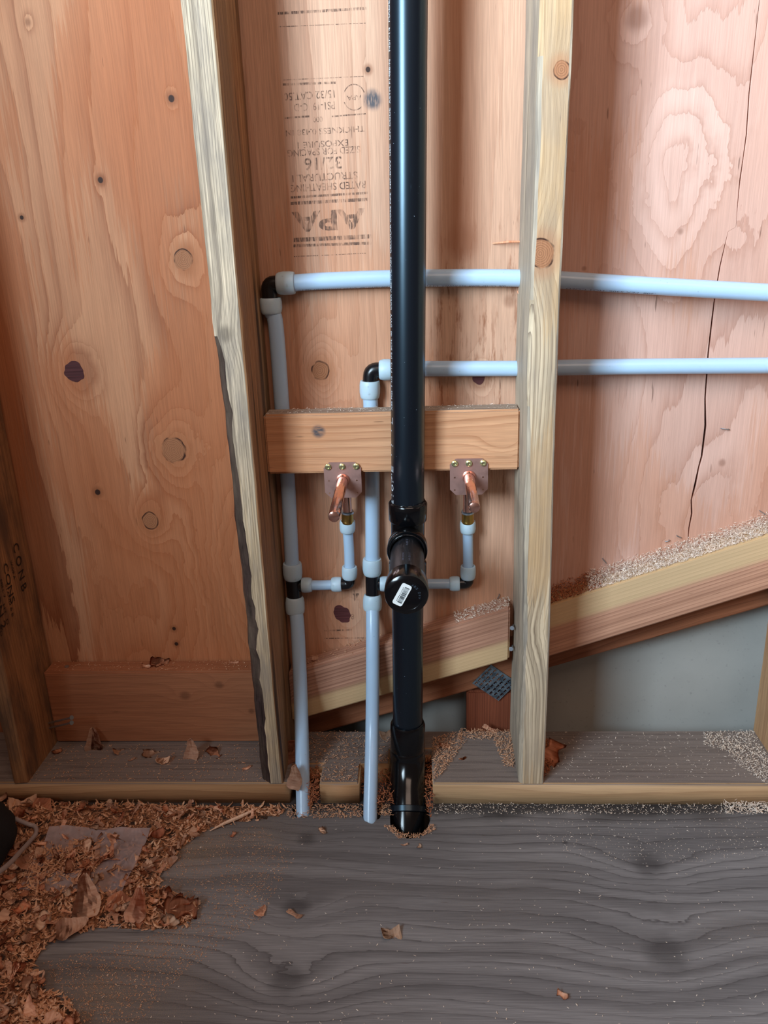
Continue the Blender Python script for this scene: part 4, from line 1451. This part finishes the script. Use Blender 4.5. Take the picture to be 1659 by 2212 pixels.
# notable single shavings: (px, py, Z, size, proto, yaw, tilt_x, tilt_y, label)
NOTE = [
    (205, 1612, .039, 1.15, ('F', 0), .5, 1.1, .1, 'upright pointed tan shaving on the sill, leftmost of the big ones'),
    (416, 1632, .039, 1.05, ('F', 3), 1.6, 1.0, 0, 'upright triangular tan shaving on the sill near the bark-edged stud'),
    (255, 1625, .039, .85, ('P', 2), 1.1, .7, .3, 'forked curled shaving on the sill under the wide brown board'),
    (325, 1630, .039, .95, ('P', 5), .3, .3, .3, 'loosely twisted shaving at the middle of the left sill'),
    (352, 1645, .039, .9, ('P', 8), .05, .1, .1, 'long flat pointed shaving lying on the left sill'),
    (462, 1628, .039, .95, ('P', 11), -.4, .4, .3, 'crumpled shaving on the sill beside the bark-edged stud'),
    (284, 1642, .039, .5, ('P', 9), .9, .2, .1, 'small triangular flake on the left sill'),
    (532, 1660, .039, .6, ('P', 0), .7, .2, .1, 'small thin shaving at the right end of the left sill'),
    (122, 1625, .039, .6, ('P', 4), .7, .2, .1, 'small reddish flake by the foot of the far left stud'),
    (344, 1433, .177, .8, ('F', 1), .2, .3, .2, 'crumpled shaving on top of the wide brown board'),
    (316, 1440, .177, .55, ('P', 7), .4, .2, .2, 'small shaving on the wide brown board, left of the crumpled one'),
    (505, 1432, .177, .55, ('P', 3), .4, .2, .2, 'thin pale shaving at the right end of the wide brown board'),
    (92, 1752, .010, 1.15, ('F', 4), -.5, .3, .1, 'large bright orange curved shaving below the sill at the left'),
    (48, 1742, .012, 1.1, ('F', 2), .6, .5, .3, 'broad folded shaving next to the top of the black bag'),
    (138, 1780, .010, .95, ('P', 13), .25, .4, .1, 'crescent shaped orange shaving above the plastic scrap'),
    (64, 1862, .018, 1.15, ('F', 0), 1.4, .4, .2, 'cupped brown shaving left of the plastic scrap'),
    (36, 1930, .012, .95, ('F', 3), 1.3, .3, .1, 'pale oval shaving beside the black bag'),
    (58, 1925, .012, 1.25, ('P', 10), -.9, .3, .1, 'long dark orange strip below the black bag'),
    (190, 1950, .014, 1.5, ('F', 3), -1.0, .35, .1, 'largest pale pointed shaving at the middle of the heap'),
    (300, 1965, .012, 1.15, ('F', 0), 1.1, .5, .2, 'upright pale torn shaving right of the largest one'),
    (390, 1965, .007, 1.15, ('F', 1), .2, .3, .2, 'curled orange shaving at the right tip of the heap'),
    (262, 1955, .010, 1.0, ('F', 4), .2, .5, .3, 'folded orange shaving between the two pale ones'),
    (160, 2005, .010, 1.1, ('F', 0), .5, .4, .1, 'rounded tan shaving on the lower edge of the heap'),
    (114, 2028, .006, .6, ('P', 6), 1.4, .3, .2, 'small orange chip standing below the rounded shaving'),
    (357, 1867, .002, .95, ('F', 3), .6, .3, .1, 'tan pointed shaving lying alone right of the plastic scrap'),
    (315, 1885, .006, .9, ('P', 1), 1.0, .4, .2, 'orange shaving by the right corner of the plastic scrap'),
    (330, 1922, .006, .7, ('P', 12), .3, .3, .2, 'notched shaving above the right tip of the heap'),
    (300, 1790, .006, .6, ('P', 15), .3, .3, .2, 'shaving above the right end of the plastic scrap'),
    (502, 1806, .001, .45, ('P', 1), 1.2, .1, .1, 'small orange flake on the floor below the pale stick'),
    (564, 1970, .001, .55, ('F', 0), 1.2, .1, .1, 'orange flake alone on the grey floor, left'),
    (636, 1976, .001, .75, ('P', 3), -.4, .1, .1, 'pale bent sliver on the floor left of centre'),
    (845, 2018, .001, .65, ('F', 2), .3, .2, .1, 'pale torn flake near the middle of the floor'),
    (1215, 2150, .001, .50, ('P', 7), -.3, .1, .1, 'whitish sliver low on the floor, right of centre'),
    (873, 1826, .001, .4, ('P', 9), .3, .1, .1, 'small flake just below the black pipe, left one'),
    (906, 1829, .001, .4, ('P', 2), 1.6, .1, .1, 'small flake just below the black pipe, right one'),
    (697, 1795, .001, .5, ('P', 5), -1.0, .1, .1, 'curled sliver on the floor between the two water pipes'),
    (640, 1690, .039, 1.05, ('F', 3), 1.2, 1.1, .3, 'pale oval shaving leaning on the left water pipe at the sill'),
    (632, 1640, .039, 1.1, ('F', 4), 1.4, 1.0, .4, 'reddish curved shaving between stud and left water pipe'),
    (1192, 1640, .039, 1.15, ('F', 1), .9, .6, .2, 'curved orange shaving right of the knotted stud foot'),
    (1058, 1575, .042, .85, ('P', 3), -.4, .5, .2, 'pale curled shaving in front of the dark red post'),
    (835, 1590, .039, .75, ('F', 2), .6, .6, .2, 'crumpled shaving on the sill left of the black pipe'),
    (998, 1640, .039, .55, ('P', 0), .6, .2, .2, 'flat pinkish shaving on the sill right of the black pipe'),
    (958, 1612, .039, .7, ('P', 4), .3, .3, .3, 'reddish shaving on the sill beside the black coupling'),
    (685, 1418, None, .6, ('P', 10), .2, .2, .2, 'thin shaving on the top edge of the middle sloping board'),
    (1135, 1443, None, 0, None, 0, 0, 0, ''),
]
UPRIGHT = {(205, 1612): (0, -1.15, 1.7), (416, 1632): (0, -1.15, 1.5), (640, 1690): (0, -1.2, 1.3), (632, 1640): (0, -1.2, 1.9),
           (190, 1950): (0, -.6, 1.9), (300, 1965): (0, -.7, 1.5), (1192, 1640): (.2, -.7, .9), (92, 1752): (.25, .1, -.6), (160, 2005): (.4, -.2, .3)}
for (px_, py_, z_, s_, pr_, yaw_, tx_, ty_, lb_) in NOTE:
    if not lb_: continue
    if z_ is None:
        q = P(px_, py_, Y=.125)
        q.z = slope_z(mb0, mb1, q.x) + .0935
    else:
        q = P(px_, py_, Z=z_)
    if (px_, py_) in UPRIGHT:
        tx_, ty_, yaw_ = UPRIGHT[px_, py_]
        q.z += .012 * s_ * abs(math.sin(ty_))
    me = (FLATP if pr_[0] == 'F' else PROTO)[pr_[1] % (6 if pr_[0] == 'F' else 16)]
    chip(q, s_ * (1.15 if pr_[0] == 'F' else 1.5), me, lb_, None, (tx_, ty_, yaw_))

# pale splinter stick
a, b = P(453, 1795, Z=.004), P(556, 1746, Z=.010)
bm = tube_bm(smooth_path([a, a.lerp(b, .3) + Vector((0, .002, 0)), a.lerp(b, .65), b], 4), [.0006, .0010, .0016, .0020, .0024, .0026, .0028, .003, .0028, .0026, .0022, .0018, .0008], 6)
tag(link('splinter', bm_mesh(bm, 'sp'), M_CHIP3), 'long pale wood splinter lying at the edge of the heap', 'splinter')

# fine sawdust drifts
def drift(label, poly, Z, n_, mat, l0, l1, w, seed, flat=.3, zj=.003):
    rg_ = random.Random(seed)
    pts_ = px_random(poly, Z, n_, rg_)
    for q in pts_: q.z += rg_.uniform(0, zj)
    return slivers('sawdust', pts_, mat, l0, l1, w, seed=seed, flat=flat, label=label, lift=.0004)


drift('line of sawdust along the front of the sill, right part', [(935, 1738), (1659, 1738), (1720, 1742), (1720, 1752), (1659, 1760), (1200, 1762), (940, 1762)], 0, 900, M_DUST_PALE, .0008, .004, .0008, 21)
drift('sawdust between the sill notches and the floor edge', [(620, 1740), (850, 1740), (850, 1762), (760, 1768), (690, 1770), (620, 1768)], 0, 700, M_DUST_TAN, .002, .006, .0009, 22)
drift('sawdust crumbs round the floor hole of the black pipe', [(828, 1785), (850, 1785), (862, 1800), (885, 1806), (915, 1800), (935, 1780), (940, 1795), (905, 1812), (860, 1812)], 0, 320, M_DUST_TAN, .001, .005, .0009, 23)
drift('scattered pale specks across the grey plywood floor', [(430, 1770), (1700, 1765), (1700, 2230), (200, 2230), (150, 2080), (430, 1990)], 0, 520, M_DUST_PALE, .0008, .0034, .0008, 24, .1, 0)
drift('fine pale dust on the floor at upper right', [(1150, 1770), (1690, 1768), (1690, 1850), (1400, 1870), (1250, 1850), (1150, 1810)], 0, 520, M_DUST_PALE, .0006, .0022, .0007, 27, .1, 0)
drift('fine dust sprinkled on the floor beside the heap', [(380, 1830), (560, 1780), (640, 1850), (560, 1990), (400, 2100), (300, 2210), (180, 2210), (90, 2080), (330, 2020), (430, 1965), (350, 1900)], 0, 3800, M_DUST_TAN, .0008, .0028, .0006, 25, .12, 0)
drift('sawdust packed between sill and knotted stud, left side', [(935, 1600), (1000, 1580), (1105, 1580), (1112, 1660), (1090, 1660), (1065, 1600), (1010, 1600), (950, 1680), (935, 1690)], 0.038, 1300, M_DUST_TAN, .002, .007, .0010, 26, .4, .005)  # tan mix instead of pale puts the shade here into the colour
drift('reddish sawdust at the right of the knotted stud foot', [(1173, 1590), (1195, 1610), (1200, 1640), (1185, 1670), (1168, 1692), (1172, 1640)], .038, 620, M_DUST_RED, .002, .006, .0010, 28, .4, .006)
drift('pale sawdust on the sill by the right-edge stud', [(1520, 1585), (1625, 1580), (1659, 1640), (1700, 1680), (1659, 1700), (1600, 1660), (1570, 1625), (1520, 1610)], .038, 1300, M_DUST_PALE, .0015, .005, .0009, 29, .35, .004)
drift('scattered sawdust on the right part of the sill', [(1180, 1582), (1620, 1582), (1680, 1680), (1200, 1688)], .038, 420, M_DUST_PALE, .001, .004, .0008, 30, .15, .0)
drift('dust and crumbs on the left part of the sill', [(135, 1608), (560, 1606), (580, 1688), (60, 1690)], .038, 620, M_DUST_TAN, .001, .005, .0008, 31, .15, 0)
drift('dust and crumbs on the sill between the water pipes', [(640, 1582), (845, 1582), (845, 1645), (775, 1650), (770, 1690), (692, 1690), (690, 1650), (640, 1640)], .038, 900, M_DUST_TAN, .001, .006, .0009, 32, .25, .002)
drift('shredded shavings filling the left sill notch', [(660, 1655), (692, 1652), (690, 1735), (668, 1755), (662, 1700)], .012, 520, M_DUST_RED, .003, .009, .0012, 33, .5, .022)
drift('shredded shavings filling the sill notch by the middle pipe', [(770, 1655), (850, 1650), (850, 1745), (815, 1755), (765, 1700)], .008, 520, M_DUST_RED, .003, .009, .0012, 34, .5, .020)
drift('shavings packed beside the black fitting in its notch', [(920, 1650), (936, 1640), (938, 1740), (930, 1775), (920, 1760)], .008, 260, M_DUST_RED, .003, .008, .0012, 35, .5, .022)
drift('sawdust on the floor in front of the far right sill', [(1560, 1735), (1659, 1735), (1659, 1760), (1570, 1762)], 0, 260, M_DUST_PALE, .002, .008, .0012, 36, .4, .006)


def rail_drift(label, e0, e1, xa, xb, n_, mat, seed, thick, l=(.002, .007), w=.001, part=(0, 1)):
    rg_ = random.Random(seed)
    pts_ = []
    for _ in range(n_):
        x = rg_.uniform(xa, xb)
        y = rg_.uniform(YR + .038 * part[0] + .001, YR + .0375 * part[1])
        k = (y - YR) / .038
        z = slope_z(e0, e1, x) + .089 / math.cos(math.atan2(e1.z - e0.z, e1.x - e0.x))
        pts_.append(Vector((x, y, z + rg_.uniform(0, thick) * k)))
    return slivers('sawdust', pts_, mat, l[0], l[1], w, seed=seed, flat=.4, label=label, lift=.0004)


rail_drift('thick pale sawdust heaped on the right sloping board', rb0, rb1, .300, .60, 6500, M_DUST_PALE, 41, .019, (.002, .006), .0010)
rail_drift('reddish sawdust on the right sloping board by the knotted stud', rb0, rb1, .224, .320, 1700, M_DUST_RED, 42, .016, (.002, .005), .0010)
rail_drift('thin sawdust on the middle sloping board', mb0, mb1, .09, .178, 520, M_DUST_PALE, 43, .003, (.002, .006), .0009)
rail_drift('sparse crumbs at the left of the middle sloping board', mb0, mb1, -.18, .06, 160, M_DUST_TAN, 44, .002, (.002, .007), .0009)
rg = random.Random(50)
bt = [Vector((rg.uniform(-.18, .18), rg.uniform(.085, .119), zb0 + .089)) for _ in range(260)]
slivers('sawdust', bt, M_DUST_PALE, .001, .005, .0008, seed=51, flat=.15, label='light dusting on top of the blocking board', lift=.0003)
lt = [Vector((rg.uniform(-.59, -.23), rg.uniform(.110, .142), .176)) for _ in range(240)]
slivers('sawdust', lt, M_DUST_TAN, .001, .005, .0008, seed=52, flat=.15, label='light crumbs on top of the wide brown board', lift=.0003)

# drill curls hanging at the knotted stud
def curl_thing(px_, py_, Yd, label, seed, L=.03, mat=None):
    rg_ = random.Random(seed)
    p = P(px_, py_, Y=Yd)
    pts_ = [p]
    for k in range(7):
        p = p + Vector((rg_.uniform(-.3, .3), rg_.uniform(-.2, .2), -1 if k % 2 else -.2)).normalized() * (L / 7)
        pts_.append(p)
    return tag(link('wood_curl', bm_mesh(tube_bm(smooth_path(pts_, 3), .0009, 5), 'cu'), mat or M_CHIP2), label, 'wood curl')


curl_thing(1122, 616, .135, 'reddish drill curls hanging under the upper pipe at the stud', 1, .014)
curl_thing(1117, 808, .135, 'pale drill curl hanging under the lower pipe at the stud', 2, .012, M_CHIP3)
a, b = P(1064, 526, Y=.143), P(1133, 522, Y=.138)
tag(link('splinter', bm_mesh(tube_bm([a, a.lerp(b, .5) + Vector((0, -.004, .001)), b], [.0008, .0016, .0012], 6), 'spl'), M_CHIP2),
    'reddish splinter sticking out from the knotted stud to the left', 'splinter')
print('objects', len(bpy.data.objects))
